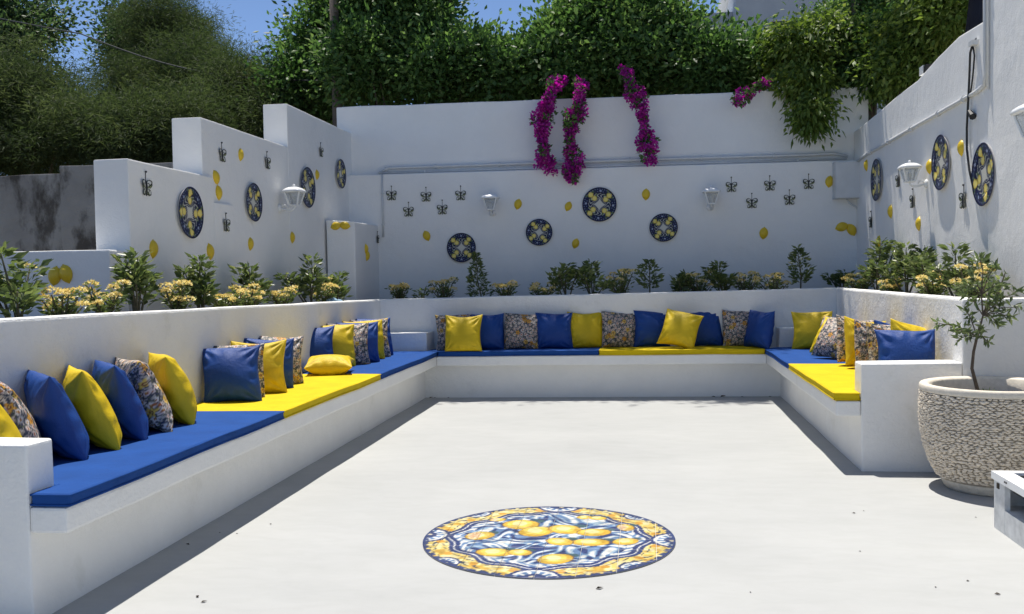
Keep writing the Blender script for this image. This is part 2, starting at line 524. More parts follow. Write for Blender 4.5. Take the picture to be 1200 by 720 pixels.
e = empty('side_wall', (WR, 8, 0), 0, 'tall white side wall with a white conduit and hanging black cable', 'wall')
def rtop(x, y):
    pts = [(8.0, 3.53), (8.274, 3.52), (9.0, 3.55), (9.591, 3.50), (10.3, 3.42), (11.145, 3.40), (12.0, 3.36), (13.18, 3.33), (14, 3.3)]
    for (a, za), (b_, zb) in zip(pts, pts[1:]):
        if y <= b_: return za + (zb - za) * (y - a) / (b_ - a)
    return pts[-1][1]
bm = bmesh.new()
poly = [(WR, 8.27)] + [(WR, y) for y in (9.0, 9.6, 10.3, 11.1, 12.0, 13.3)] + [(WR + .3, y) for y in (13.3, 12.0, 11.1, 10.3, 9.6, 9.0)] + [(WR + .3, 8.27)]
prism(bm, poly, -0.2, rtop)
o = obj('sloping_wall', bm, 'wall_streaked', e, bevel=0.012, wob=0.005); o.matrix_parent_inverse = Matrix.Translation(e.location).inverted()
bm = bmesh.new()
bx(bm, WR - .012, WR + .35, 2.5, 8.262, -0.2, 5.6)
o = obj('tall_wall', bm, 'wall_streaked', e, bevel=0.02, wob=0.008); o.matrix_parent_inverse = Matrix.Translation(e.location).inverted()

e = empty('concrete_wall', (-7, 10, 0), 0, 'old grey concrete wall with dark damp patches under the feathery trees', 'wall')
bm = bmesh.new(); bx(bm, -14, -6.61, 10.0, 10.25, -0.25, 2.74)
o = obj('wall_panel', bm, 'grey_concrete', e, bevel=0.01, wob=0.012); o.matrix_parent_inverse = Matrix.Translation(e.location).inverted()
bm = bmesh.new(); bx(bm, -6.60, -4.7, 9.95, 10.25, -0.25, 2.82)
o = obj('wall_panel', bm, 'grey_concrete', e, bevel=0.01, wob=0.012); o.matrix_parent_inverse = Matrix.Translation(e.location).inverted()

# ------------------------------------------------------------------ seat pads
def pad(poly, mat, label):
    bm = bmesh.new()
    prism(bm, poly, ZC + 0.001, ZS)
    wobble(bm, 0.006)
    for v in bm.verts:                                           # foam: slack top, sides a little swollen
        if v.co.z > ZS - .02: v.co.z += 0.004 * mnoise.noise(v.co * 3.1)
    o = obj('seat_pad', bm, mat, bevel=0.016, seg=3)
    n_ = len(poly)
    for zz in (ZC + .010, ZS - .006):                            # sewn piping along both rims
        bm = bmesh.new()
        pts = []
        for i in range(n_):
            A, B = Vector((*poly[i], zz)), Vector((*poly[(i + 1) % n_], zz))
            k = max(2, int((B - A).length / .15))
            pts += [A.lerp(B, j / k) for j in range(k)]
        cx, cy = sum(p[0] for p in poly) / n_, sum(p[1] for p in poly) / n_
        pts = [p + mnoise.noise_vector(p * 1.7) * .006 + mnoise.noise_vector(p * 5) * .002 for p in pts]
        tube(bm, pts + [pts[0]], .0055, 6, cap=False)
        obj('piping', bm, mat, o, smooth=True)
    tag(o, label, 'seat pad', 'flat seat pads on the benches')
    return o
G = 0.004
XO = XL + 0.012
YJ1, YJ2, YJR, XJ = 6.206, 8.613, 9.42, -0.557
pad([(BL + .006, YLE + .01), (XO, YLE + .01), (XO, YJ1 - G), (PL + .01, YJ1 - G), (PL + .01, PIERL + .012), (BL + .006, PIERL + .012)], 'pad_blue', 'long blue seat pad wrapping round the low white armrest')
pad(rect(PL + .01, XO, YJ1 + G, YJ2 - G), 'pad_yellow', 'yellow seat pad between two blue ones, with a pillow lying flat on it')
pad([(PL + .01, YJ2 + G), (XO, YJ2 + G), (XO, bky(XL, YB) + .1), (-2.62, bky(-2.6, YP) - .02), (-2.64, bky(-2.6, 11.2)), (PL + .01, bky(PL, 11.21))], 'pad_blue', 'blue seat pad reaching the white block between the long and back benches')
pad([(XO + .01, bky(XL, YB) - .008), (XJ - G, bky(XJ, YB) - .008), (XJ - G, bky(XJ, YP) - .02), (-2.60, bky(-2.6, YP) - .02), (XO + .01, bky(XL, YB) + .11)], 'pad_blue', 'narrow blue seat pad along the back bench beneath the hedge wall')
pad([(XJ + G, bky(XJ, YB) - .008), (XR - .02, bky(XR, YB) - .008), (XR - .02, bky(XR, YP) - .02), (XJ + G, bky(XJ, YP) - .02)], 'pad_yellow', 'narrow yellow seat pad along the back bench beneath the hedge wall')
pad([(XR - .012, YJR + G), (PR - .01, YJR + G), (PR - .01, bky(PR, 11.28)), (XR + .15, bky(XR, 11.28)), (XR - .012, bky(XR, YB) + .1)], 'pad_blue', 'short blue seat pad next to the yellow one on the short bench')
pad([(XR - .012, YRE + .012), (BR - .006, YRE + .012), (BR - .006, PIERR + .012), (PR - .01, PIERR + .012), (PR - .01, YJR - G), (XR - .012, YJR - G)], 'pad_yellow', 'yellow seat pad ending at the armrest by the pebbled pot')

# ------------------------------------------------------------------ pillows
def floral(U, V, seed):
    """printed cotton: pale daisies with rust centres, ochre blooms and leaves on a near-black ground"""
    rs = np.random.RandomState(seed)
    base = np.zeros(U.shape + (3,)); base[:] = (0.035, 0.04, 0.065)
    s = np.sin(U * 31 + 3 * np.sin(V * 17 + seed)) * np.sin(V * 29 + 2.5 * np.sin(U * 19))
    base[s > 0.30] = (0.36, 0.32, 0.28)
    base[s < -0.62] = (0.10, 0.11, 0.055)
    pts = []
    for _ in range(3000):
        p = rs.uniform(-1.05, 1.05, 2)
        if all((p[0] - q[0]) ** 2 + (p[1] - q[1]) ** 2 > (0.155) ** 2 for q in pts): pts.append(p)
    for i, p in enumerate(pts):
        du, dv = U - p[0], V - p[1]
        r = np.hypot(du, dv); th = np.arctan2(dv, du)
        big = rs.rand() < 0.13
        R = rs.uniform(0.125, 0.165) if big else rs.uniform(0.075, 0.105)
        k = rs.choice([5, 6, 8])
        edge = R * (0.78 + 0.22 * np.cos(k * th + rs.rand() * 6))
        c = [(0.62, 0.30, 0.035), (0.66, 0.44, 0.08)][rs.randint(2)] if big else [(0.62, 0.54, 0.47), (0.64, 0.58, 0.52), (0.57, 0.46, 0.42)][rs.randint(3)]
        base[r < edge] = c
        base[(r < edge * 1.0) & (r > edge * 0.86)] = tuple(x * 0.45 for x in c)
        base[r < R * 0.34] = (0.30, 0.09, 0.025) if not big else (0.20, 0.06, 0.02)
        base[r < R * 0.15] = (0.55, 0.40, 0.12)
    return base

PSZ, PTH = 0.46, 0.20
def pillow_mesh(kind, seed, n):
    rs = np.random.RandomState(seed)
    g = np.sin(np.linspace(-1, 1, n + 1) * PI / 2 * 0.96) / math.sin(PI / 2 * 0.96)
    g = 0.5 * g + 0.5 * np.linspace(-1, 1, n + 1)
    U, V = np.meshgrid(g, g, indexing='ij')
    hump = np.clip((1 - U ** 2) * (1 - V ** 2), 0, 1)
    sq = 0.5 * PSZ
    X = sq * U * (1 - 0.085 * (1 - V ** 2) ** 1.0 * np.abs(U) ** 2)
    Z = sq * V * (1 - 0.085 * (1 - U ** 2) ** 1.0 * np.abs(V) ** 2)
    sag = 1 - 0.18 * V                                          # filling settles downwards
    prof = hump ** 0.5 * sag
    ang = np.arctan2(V, U)
    a1, a2, a3 = rs.uniform(0, 6, 3)
    rr = np.hypot(U, V)
    wr = np.zeros_like(U)
    for cu in (-1, 1):                                          # folds run out of the corners
        for cv in (-1, 1):
            d = np.hypot(U - cu, V - cv); th = np.arctan2(V - cv, U - cu)
            wr += 0.0105 * np.exp(-((d - 0.42) / 0.30) ** 2) * np.sin(th * rs.randint(9, 15) + rs.rand() * 6)
    for sgn in (-1, 1):                                         # gathers along the seams
        wr += 0.0075 * np.sin(U * 15 + a1 + sgn) * np.exp(-((V - sgn * .82) / .16) ** 2) * (1 - U ** 2)
        wr += 0.0075 * np.sin(V * 14 + a2 + sgn) * np.exp(-((U - sgn * .82) / .16) ** 2) * (1 - V ** 2)
    wr += 0.006 * np.sin(U * 3.1 + a1) * np.sin(V * 2.7 + a2)
    bend = 0.018 * (U * U - .3) * rs.uniform(-1, 1) + 0.02 * V * V * rs.uniform(-.2, 1)
    X = X + 0.006 * np.sin(V * 3 + a3); Z = Z + 0.006 * np.sin(U * 3 + a1)
    front = np.stack([X, -(PTH / 2 * prof + wr * (hump ** .3)) + bend, Z + sq], -1).reshape(-1, 3)
    back = np.stack([X, (PTH / 2 * prof + wr[::-1] * (hump ** .3)) + bend, Z + sq], -1).reshape(-1, 3)
    m = n + 1
    idx = np.arange(m * m).reshape(m, m)
    bidx = idx + m * m
    border = np.zeros((m, m), bool); border[0] = border[-1] = True; border[:, 0] = border[:, -1] = True
    bidx = np.where(border, idx, bidx)
    q = lambda I: np.stack([I[:-1, :-1], I[1:, :-1], I[1:, 1:], I[:-1, 1:]], -1).reshape(-1, 4)
    Fq = np.concatenate([q(idx), q(bidx)[:, ::-1]])
    Vx = np.concatenate([front, back])
    used = np.unique(Fq); remap = -np.ones(len(Vx), int); remap[used] = np.arange(len(used))
    cols = None
    if kind == 'print':
        c1 = floral(U, V, seed).reshape(-1, 3); c2 = floral(U[::-1], V, seed + 50).reshape(-1, 3)
        cols = np.concatenate([c1, c2])[used]
    me = mesh_np('pillow', Vx[used], remap[Fq], cols)
    me.materials.append(MAT['pillow_' + kind])
    me.polygons.foreach_set('use_smooth', [True] * len(me.polygons))
    return me
PM = {'blue': [pillow_mesh('blue', s, 40) for s in range(4)], 'yellow': [pillow_mesh('yellow', 10 + s, 40) for s in range(4)], 'print': [pillow_mesh('print', 20 + s, 76) for s in range(4)]}
CNT = {'blue': 0, 'yellow': 0, 'print': 0}

def pillow(kind, pos, az, lean, roll, label, lift=None, size=1.0, flat=False):
    i = CNT[kind]; CNT[kind] += 1
    o = bpy.data.objects.new('pillow', PM[kind][i % 4])
    link(o)
    Rm = Matrix.Rotation(rad(az), 4, 'Z') @ Matrix.Rotation(rad(-lean), 4, 'X') @ Matrix.Rotation(rad(roll), 4, 'Y') @ Matrix.Diagonal((size, size, size, 1))
    if lift is None:                                             # rest the lowest point on the pad, sunk a few millimetres
        zr = np.array(Rm)[2, :3]
        vv = np.empty(len(o.data.vertices) * 3, np.float32); o.data.vertices.foreach_get('co', vv)
        zz_ = vv.reshape(-1, 3) @ zr
        lift = -float(np.sort(zz_)[int(len(zz_) * .02)]) - 0.003
    o.matrix_world = Matrix.Translation(Vector((pos[0], pos[1], ZS + lift))) @ Rm
    return tag(o, label, 'pillow', 'scatter pillows on the benches')

def p_between(kind, bl, br, lean, roll, label, push=0.0, **k):
    a, b_ = at(*bl, 2, ZS + .01), at(*br, 2, ZS + .01)
    d = b_ - a
    az = math.degrees(math.atan2(d.y, d.x))
    c = (a + b_) / 2
    return pillow(kind, (c.x, c.y + push), az, lean, roll, label, **k)

def p_corner(kind, pt, side, az, lean, roll, label, **k):
    c = at(*pt, 2, ZS + .01) if len(pt) == 2 and pt[0] > 3 else Vector((pt[0], pt[1], 0))
    h = 0.43 * PSZ * side
    return pillow(kind, (c.x - h * math.cos(rad(az)), c.y - h * math.sin(rad(az))), az, lean, roll, label, **k)

# a row of seven leaning on the planter by the armrest
b0, b4 = at(95, 538, 2, ZS), at(226, 497, 2, ZS)
near = [('yellow', 'yellow pillow half hidden behind the end armrest, last of the fanned row'), ('print', 'floral print pillow just behind the end armrest of the long bench'),
        ('blue', 'blue pillow between the print by the armrest and a yellow one'), ('yellow', 'yellow pillow squeezed between two blue ones on the long blue pad'),
        ('blue', 'blue pillow between a yellow and a floral pillow on the long blue pad'), ('print', 'floral pillow between a blue and the yellow pillow ending the fanned row'),
        ('yellow', 'yellow pillow at the edge of the long blue pad, beside the yellow pad')]
for i, (kd, lb) in enumerate(near):
    t = (i - 2) / 4
    c = b0.lerp(b4, t)
    p_corner(kd, (c.x - (.06 if i == 1 else 0), c.y + (.02 if i == 1 else .07 if i == 0 else 0)), 1, -46 + (i % 3 - 1) * 3, -19 - (i % 2) * 2, 0, lb, size=1.07)
# five stacked on the yellow pad
for kd, pt, az, lean, roll, lb in (
    ('blue', (303, 469), 12, 15, -3, 'big blue pillow facing out, front of the stack on the yellow pad'),
    ('print', (308, 464), 18, 13, 0, 'floral pillow directly behind the big blue one on the yellow pad'),
    ('yellow', (333, 458.5), 20, 12, 0, 'yellow pillow in the middle of the stack on the yellow pad'),
    ('blue', (342, 453), 22, 11, 2, 'blue pillow between yellow and floral in the stack on the yellow pad'),
    ('print', (353, 448), 26, 10, 2, 'floral pillow closing the stack, beside the pillow lying flat')):
    p_corner(kd, pt, 1, az, lean, roll, lb, size=.96)
c = at(386, 440, 2, ZS)
pillow('yellow', (c.x, c.y - .05), 14, 86, 0, 'yellow pillow lying flat across the yellow pad', lift=0.075, size=0.98)
# seven stacked before the corner block
for kd, pt, az, lean, roll, lb in (
    ('blue', (389, 431), 16, 14, 0, 'blue pillow behind the one lying flat, front of the seven-pillow stack'),
    ('yellow', (414, 428), 20, 13, 0, 'yellow pillow second in the seven-pillow stack, behind the flat one'),
    ('print', (431, 425.5), 26, 12, 0, 'floral pillow third in the seven-pillow stack, on the blue pad'),
    ('blue', (443, 423), 30, 11, 0, 'blue pillow at the middle of the seven-pillow stack'),
    ('yellow', (449, 419.5), 33, 11, 0, 'yellow pillow fifth in the seven-pillow stack, between blue and floral'),
    ('print', (455, 416.8), 36, 10, 0, 'floral pillow second from the corner block in the seven-pillow stack'),
    ('blue', (459, 414.8), 38, 9, 0, 'blue pillow ending the seven-pillow stack nearest the corner block')):
    p_corner(kd, pt, 1, az, lean, roll, lb)
# twelve along the back bench
for kd, bl, br, lean, roll, push, lb in (
    ('print', (511, 410), (553, 409), 9, 0, .04, 'floral pillow partly covered by the sunlit yellow one on the back bench'),
    ('yellow', (523, 410.5), (566, 410), 14, 0, -.10, 'sunlit yellow pillow in front of floral and blue on the back bench'),
    ('blue', (549, 409), (591, 408.5), 9, -1, .03, 'blue pillow half behind the sunlit yellow one on the back bench'),
    ('print', (592, 408.5), (631, 408), 9, 1, .0, 'floral pillow between two blue ones over the narrow blue pad'),
    ('blue', (630, 408), (669, 407.5), 9, 0, .0, 'blue pillow between floral and upright yellow on the back bench'),
    ('yellow', (668, 407), (707, 406), 9, 0, .0, 'upright shaded yellow pillow where the blue pad meets the yellow pad'),
    ('print', (706, 406.5), (747, 405.5), 9, 1, .0, 'floral pillow beside the upright yellow one over the narrow yellow pad'),
    ('blue', (744, 406), (785, 405), 9, 2, .0, 'blue pillow between floral and tilted yellow on the back bench'),
    ('yellow', (770, 406.5), (810, 407), 22, 13, -.12, 'yellow pillow tipped over sideways in front of two blue ones'),
    ('blue', (806, 405), (847, 404.5), 10, -3, .0, 'blue pillow half hidden by the tipped yellow pillow'),
    ('print', (847, 405), (889, 404), 9, 2, .0, 'floral pillow beside the blue one in the corner of the back bench')):
    p_between(kd, bl, br, lean, roll, lb, push=push)
pillow('blue', (1.29, bky(1.3, 11.27)), -58, 12, 0, 'blue pillow turned sideways against the corner block of the back bench')
# heap on the short bench
for kd, x, y, az, lean, roll, lb in (
    ('yellow', 1.88, 11.10, -8, 16, 0, 'dapple-lit yellow pillow leaning on the corner block of the short bench'),
    ('print', 1.93, 10.42, -38, 34, 6, 'floral pillow leaning behind a thin strip of yellow pillow'),
    ('yellow', 1.87, 10.12, -38, 36, 6, 'yellow pillow mostly hidden between two floral ones on the short bench'),
    ('print', 1.83, 9.80, -34, 36, 8, 'slanting floral pillow over the joint of blue and yellow pads'),
    ('print', 1.97, 9.22, 28, 12, 8, 'floral pillow showing as a sliver behind the large yellow one'),
    ('yellow', 1.99, 8.96, 26, 12, 8, 'large sunlit yellow pillow in the heap on the short bench'),
    ('print', 2.00, 8.58, 24, 13, 8, 'floral pillow propped against the large yellow one'),
    ('print', 2.03, 8.22, 20, 13, 7, 'ochre-bloomed floral pillow next to the blue one by the armrest'),
    ('blue', 2.10, 8.46, 50, 8, 6, 'blue pillow with only its top edge showing above the floral ones'),
    ('yellow', 2.10, 7.93, 34, 8, 14, 'yellow pillow peeping over the blue one at the armrest'),
    ('blue', 2.00, 7.60, 2, 12, 0, 'blue pillow standing behind the armrest next to the potted tree')):
    pillow(kd, (x, y), az, lean, roll, lb)

# ------------------------------------------------------------------ wall decorations
RB = math.atan(KB)
def on_left(px, py):
    p = at(px, py, 0, WL)
    if p.y > 9.05 or (p.y > 8.62 and p.z > 2.25): p = at(px, py, 0, WL - .04)
    return p, PI / 2
def on_right(px, py):
    p = at(px, py, 0, WR)
    return (p, -PI / 2) if p.y > 8.27 else (at(px, py, 0, WR - .012), -PI / 2)
def on_back(px, py): return atb(px, py, YW), RB
def on_low(px, py): return at(px, py, 1, 6.80), 0
def on_pierf(px, py): return at(px, py, 1, 11.865), 0
def on_piers(px, py): return at(px, py, 0, -3.74), PI / 2

def plate_paint(X, Y, seed):
    r = np.hypot(X, Y); th = np.arctan2(Y, X)
    c = np.zeros(X.shape + (3,)); c[:] = (0.012, 0.014, 0.058)
    vine = np.abs(np.sin(th * 6 + np.sin(r * 14) * 1.3)) * (r > .55)
    c[(vine > .93) & (r < .92)] = (0.022, 0.035, 0.07)
    for k in range(4):                                          # little pale blossoms on the rim
        a = k * PI / 2 + PI / 2
        d = np.hypot(X - .80 * math.cos(a), Y - .80 * math.sin(a))
        c[d < .055] = (0.35, 0.40, 0.55)
        for s in (-.2, .2):
            d = np.hypot(X - .76 * math.cos(a + s), Y - .76 * math.sin(a + s)); c[d < .03] = (0.20, 0.26, 0.45)
    star = (np.abs(X) ** .62 + np.abs(Y) ** .62) < .40 ** .62 * 1.05
    c[star] = (0.58, 0.57, 0.52)
    c[r < .16] = (0.62, 0.60, 0.52)
    for k in range(4):
        a = k * PI / 2 + PI / 4
        for s, rr in ((.10, .47), (.15, .76)):
            cx, cy = rr * math.cos(a + s - .12), rr * math.sin(a + s - .12)
            # leaves first
            for q in (.7, -.75):
                dx, dy = X - (cx + .15 * math.cos(a + q * 2)), Y - (cy + .15 * math.sin(a + q * 2))
                u = dx * math.cos(a + q) + dy * math.sin(a + q); v = -dx * math.sin(a + q) + dy * math.cos(a + q)
                c[(u / .19) ** 2 + (v / .06) ** 2 < 1] = (0.10, 0.14, 0.045)
        for s, rr in ((.10, .47), (.15, .76)):
            cx, cy = rr * math.cos(a + s - .12), rr * math.sin(a + s - .12)
            dx, dy = X - cx, Y - cy
            u = dx * math.cos(a) + dy * math.sin(a); v = -dx * math.sin(a) + dy * math.cos(a)
            e_ = (u / .155) ** 2 + (v / .145) ** 2
            c[e_ < 1.3] = (0.05, 0.06, 0.05)
            c[e_ < 1] = (0.72, 0.53, 0.08)
            c[e_ < .55] = (0.80, 0.68, 0.20)
    orn = (np.abs(np.sin(th * 8 + 4 * np.sin(r * 9))) > .90) & (r > .16) & (r < .66) & (c[..., 0] < .3)
    c[orn] = (0.50, 0.50, 0.44)
    dots = (np.sin(th * 40) > .55) & (np.abs(r - .90) < .02)
    c[dots] = (0.20, 0.25, 0.38)
    c[r > .955] = (0.008, 0.010, 0.04)
    return c
def plate_mesh():
    nr, na = 44, 120
    prof = lambda r: 0.030 - 0.012 * (1 - np.clip((r - .62) / .12, 0, 1)) + 0.004 * (r > .97)
    rr = np.concatenate([np.linspace(0.01, 1, nr)])
    A = np.arange(na) * 2 * PI / na
    R_, A_ = np.meshgrid(rr, A, indexing='ij')
    X, Z = R_ * np.cos(A_), R_ * np.sin(A_)
    D = prof(R_)
    V = np.stack([X, -D, Z], -1).reshape(-1, 3)
    cols = plate_paint(X, Z, 0).reshape(-1, 3)
    I = np.arange(nr * na).reshape(nr, na); J = np.roll(I, -1, 1)
    Fq = [np.stack([I[:-1], I[1:], J[1:], J[:-1]], -1).reshape(-1, 4)]
    # foot and underside
    o = len(V); ringB = np.stack([.93 * np.cos(A), np.full(na, -.012), .93 * np.sin(A)], -1); ringC = np.stack([.5 * np.cos(A), np.zeros(na), .5 * np.sin(A)], -1)
    V = np.concatenate([V, ringB, ringC]); cols = np.concatenate([cols, np.full((2 * na, 3), .55)])
    k = np.arange(na); k2 = (k + 1) % na
    Fq.append(np.stack([I[-1], o + k, o + k2, J[-1]], -1)); Fq.append(np.stack([o + k, o + na + k, o + na + k2, o + k2], -1))
    me = mesh_np('wall_plate', V, np.concatenate(Fq), cols); me.materials.append(MAT['glazed_plate'])
    me.polygons.foreach_set('use_smooth', [True] * len(me.polygons))
    return me
PLM = plate_mesh()
for fn, px, py, r, rot, lb in (
    (on_back, 541, 290.5, .205, 0, 'round navy lemon plate hung lowest on the hedge wall'),
    (on_back, 632, 272.5, .185, .2, 'smallest navy lemon plate, beside the biggest one on the hedge wall'),
    (on_back, 702.5, 240, .235, .1, 'biggest navy lemon plate, highest on the hedge wall'),
    (on_back, 777.5, 267, .192, -.1, 'navy lemon plate under a single lemon on the hedge wall'),
    (on_left, 220.5, 249.5, .235, .8, 'navy lemon plate on the lowest step of the stepped wall'),
    (on_left, 295, 237.5, .205, .1, 'navy lemon plate between lowest-step plate and lantern on stepped wall'),
    (on_left, 358.5, 220, .25, .3, 'navy lemon plate right behind the lantern on the stepped wall'),
    (on_left, 397.5, 204, .20, .5, 'navy lemon plate on the tallest step near the wall corner'),
    (on_right, 1029.5, 211, .255, 0, 'navy lemon plate near the junction box end of the side wall'),
    (on_right, 1105.5, 190.5, .262, .2, 'navy lemon plate between lantern and black cable on the side wall'),
    (on_right, 1156, 204.5, .262, .5, 'navy lemon plate past the black cable on the side wall')):
    p, rz = fn(px, py)
    o = link(bpy.data.objects.new('wall_plate', PLM))
    o.matrix_world = Matrix.Translation(p) @ Matrix.Rotation(rz, 4, 'Z') @ Matrix.Rotation(rot, 4, 'Y') @ Matrix.Diagonal((r, 1, r, 1))
    tag(o, lb, 'plate', 'lemon plates hung on the walls')

def lemon_mesh():
    bm = bmesh.new()
    prof = [(0.004, -1.12), (0.10, -1.08), (0.17, -1.0), (0.42, -.86), (.68, -.6), (.86, -.25), (.9, .1), (.8, .45), (.58, .74), (.32, .92), (.13, 1.0), (0.08, 1.08), (0.004, 1.1)]
    seg = 10
    rings = [[bm.verts.new((r * .84 * math.cos(PI * k / seg), -r * .62 * math.sin(PI * k / seg), z)) for k in range(seg + 1)] for r, z in prof]
    for i in range(len(prof) - 1):
        for k in range(seg):
            bm.faces.new((rings[i][k], rings[i][k + 1], rings[i + 1][k + 1], rings[i + 1][k]))
    bmesh.ops.recalc_face_normals(bm, faces=bm.faces)
    me = bpy.data.meshes.new('ceramic_lemon'); bm.to_mesh(me); bm.free()
    me.materials.append(MAT['lemon_glaze'])
    me.polygons.foreach_set('use_smooth', [True] * len(me.polygons))
    return me
LM = lemon_mesh()
LG = 'ceramic lemons on the walls'
for fn, px, py, tilt, s, lb in (
    (on_left, 179, 292, 5, .09, 'ceramic lemon low on the lowest step, just above a shrub'),
    (on_left, 245.5, 295, -12, .09, 'ceramic lemon below the lowest-step plate, over a dark shrub tip'),
    (on_left, 281.5, 181.5, 3, .075, 'ceramic lemon between two butterflies on the middle step'),
    (on_left, 252.5, 208, -30, .085, 'upper ceramic lemon of two at the end of the lowest step'),
    (on_left, 255.5, 226, -12, .085, 'lower ceramic lemon of two at the end of the lowest step'),
    (on_left, 293, 286, 5, .08, 'ceramic lemon straight below the middle-step plate'),
    (on_left, 342, 278.5, 0, .08, 'ceramic lemon below the lantern on the stepped wall'),
    (on_left, 371, 205, 0, .075, 'ceramic lemon between the two plates near the wall corner'),
    (on_pierf, 393.5, 265, 72, .083, 'ceramic lemon on the pier front, touching a twin, next to stepped wall'),
    (on_pierf, 404, 264.5, -78, .083, 'ceramic lemon on the pier front, outer one of a pair'),
    (on_piers, 428.5, 292, -5, .08, 'upper ceramic lemon of a stacked pair on the pier side'),
    (on_piers, 430, 300, 25, .085, 'lower ceramic lemon of a stacked pair on the pier side'),
    (on_low, 64.5, 323.5, 12, .073, 'left-leaning ceramic lemon of a pair on the low wall'),
    (on_low, 77.5, 321, -18, .073, 'rounder ceramic lemon of a pair on the low wall'),
    (on_back, 500, 276.5, -20, .072, 'ceramic lemon below the butterfly group beside the lowest plate'),
    (on_back, 607, 239.5, 14, .072, 'ceramic lemon beside the lantern over the smallest plate'),
    (on_back, 666, 242, 22, .066, 'ceramic lemon beside the biggest plate, under the flowering vine'),
    (on_back, 674.5, 285.5, 18, .068, 'ceramic lemon below the biggest plate on the hedge wall'),
    (on_back, 757, 228, 3, .075, 'ceramic lemon straight above a plate on the hedge wall'),
    (on_back, 895, 273.5, 8, .078, 'ceramic lemon below the butterflies near the junction box'),
    (on_back, 986.5, 266, 72, .082, 'lying ceramic lemon of a pair under the junction box'),
    (on_back, 998, 269.5, -25, .082, 'drooping ceramic lemon of a pair under the junction box'),
    (on_back, 972, 213, 8, .075, 'ceramic lemon half hidden behind the junction box'),
    (on_right, 1016, 194, 0, .085, 'ceramic lemon in the corner beside the junction box, on the side wall'),
    (on_right, 1044.5, 248, 0, .09, 'ceramic lemon under the side wall lantern, among two butterflies'),
    (on_right, 1090, 195.5, 0, .085, 'ceramic lemon between lantern and plate on the side wall'),
    (on_right, 1127.5, 173.5, 0, .085, 'ceramic lemon next to the black cable on the side wall'),
    (on_right, 1077.5, 262.5, 5, .085, 'ceramic lemon above the shrubs on the side wall, below a butterfly'),
    (on_right, 1031, 283, 0, .085, 'ceramic lemon poking out above a shrub by the side wall')):
    p, rz = fn(px, py)
    o = link(bpy.data.objects.new('ceramic_lemon', LM))
    if fn not in (on_back, on_low): s *= .84
    o.matrix_world = Matrix.Translation(p) @ Matrix.Rotation(rz, 4, 'Z') @ Matrix.Rotation(rad(tilt), 4, 'Y') @ Matrix.Scale(s, 4)
    tag(o, lb, 'lemon', LG)

# butterflies: two wings, body, hanger
def wing_mesh(sgn):
    """upper and lower wing, black lattice round pale cells"""
    n = 26
    g = np.linspace(-1, 1, n * 2 + 1)
    Xg, Zg = np.meshgrid(np.linspace(0, 1, n + 1), g, indexing='ij')
    th = np.arctan2(Zg, Xg); r = np.hypot(Xg, Zg)
    up = .98 * np.cos((th - .75) * 1.05) ** 2 * (th > -.35); lo = .80 * np.cos((th + .75) * 1.15) ** 2 * (th < .1)
    R_ = np.maximum(np.maximum(up, lo), .12)
    inside = r < R_
    c = np.zeros(Xg.shape + (3,)); c[:] = (0.018, 0.020, 0.018)
    cell = (np.sin(th * 8 + .5) > -.75) & (np.mod(r / (R_ + 1e-6) * 1.9, 1) > .16) & (r < R_ * .88)
    c[cell] = (0.66, 0.66, 0.60)
    c[cell & (np.sin(th * 4.5) > .55)] = (0.22, 0.25, 0.10)
    V = np.stack([sgn * Xg, -.22 * Xg - .05, Zg], -1).reshape(-1, 3) * .085
    I = np.arange((n + 1) * (2 * n + 1)).reshape(n + 1, 2 * n + 1)
    q = np.stack([I[:-1, :-1], I[1:, :-1], I[1:, 1:], I[:-1, 1:]], -1).reshape(-1, 4)
    keep = inside.reshape(-1)[q].sum(1) >= 3
    q = q[keep]
    k = len(V)                                                   # give the sheet its metal thickness
    V2 = V + np.array([0, .003, 0])
    me = mesh_np('wing', np.concatenate([V, V2]), np.concatenate([q, q[:, ::-1] + k]), np.concatenate([c.reshape(-1, 3)] * 2))
    me.materials.append(MAT['butterfly_enamel'])
    return me
WM = [wing_mesh(-1), wing_mesh(1)]
bm = bmesh.new()
tube(bm, [(0, -.006, -.055), (0, -.008, -.02), (0, -.009, .02), (0, -.007, .05)], [.003, .008, .009, .005], 8)
obody = obj('body', bm, 'dark_metal'); BODY = obody.data; bpy.data.objects.remove(obody)
bm = bmesh.new()
tube(bm, [(0, -.004, .04), (0, -.004, .115)], .0026, 6)
bmesh.ops.create_icosphere(bm, subdivisions=1, radius=.009, matrix=Matrix.Translation((0, -.008, .12)))
ohang = obj('hanger', bm, 'dark_metal'); HANG = ohang.data; bpy.data.objects.remove(ohang)
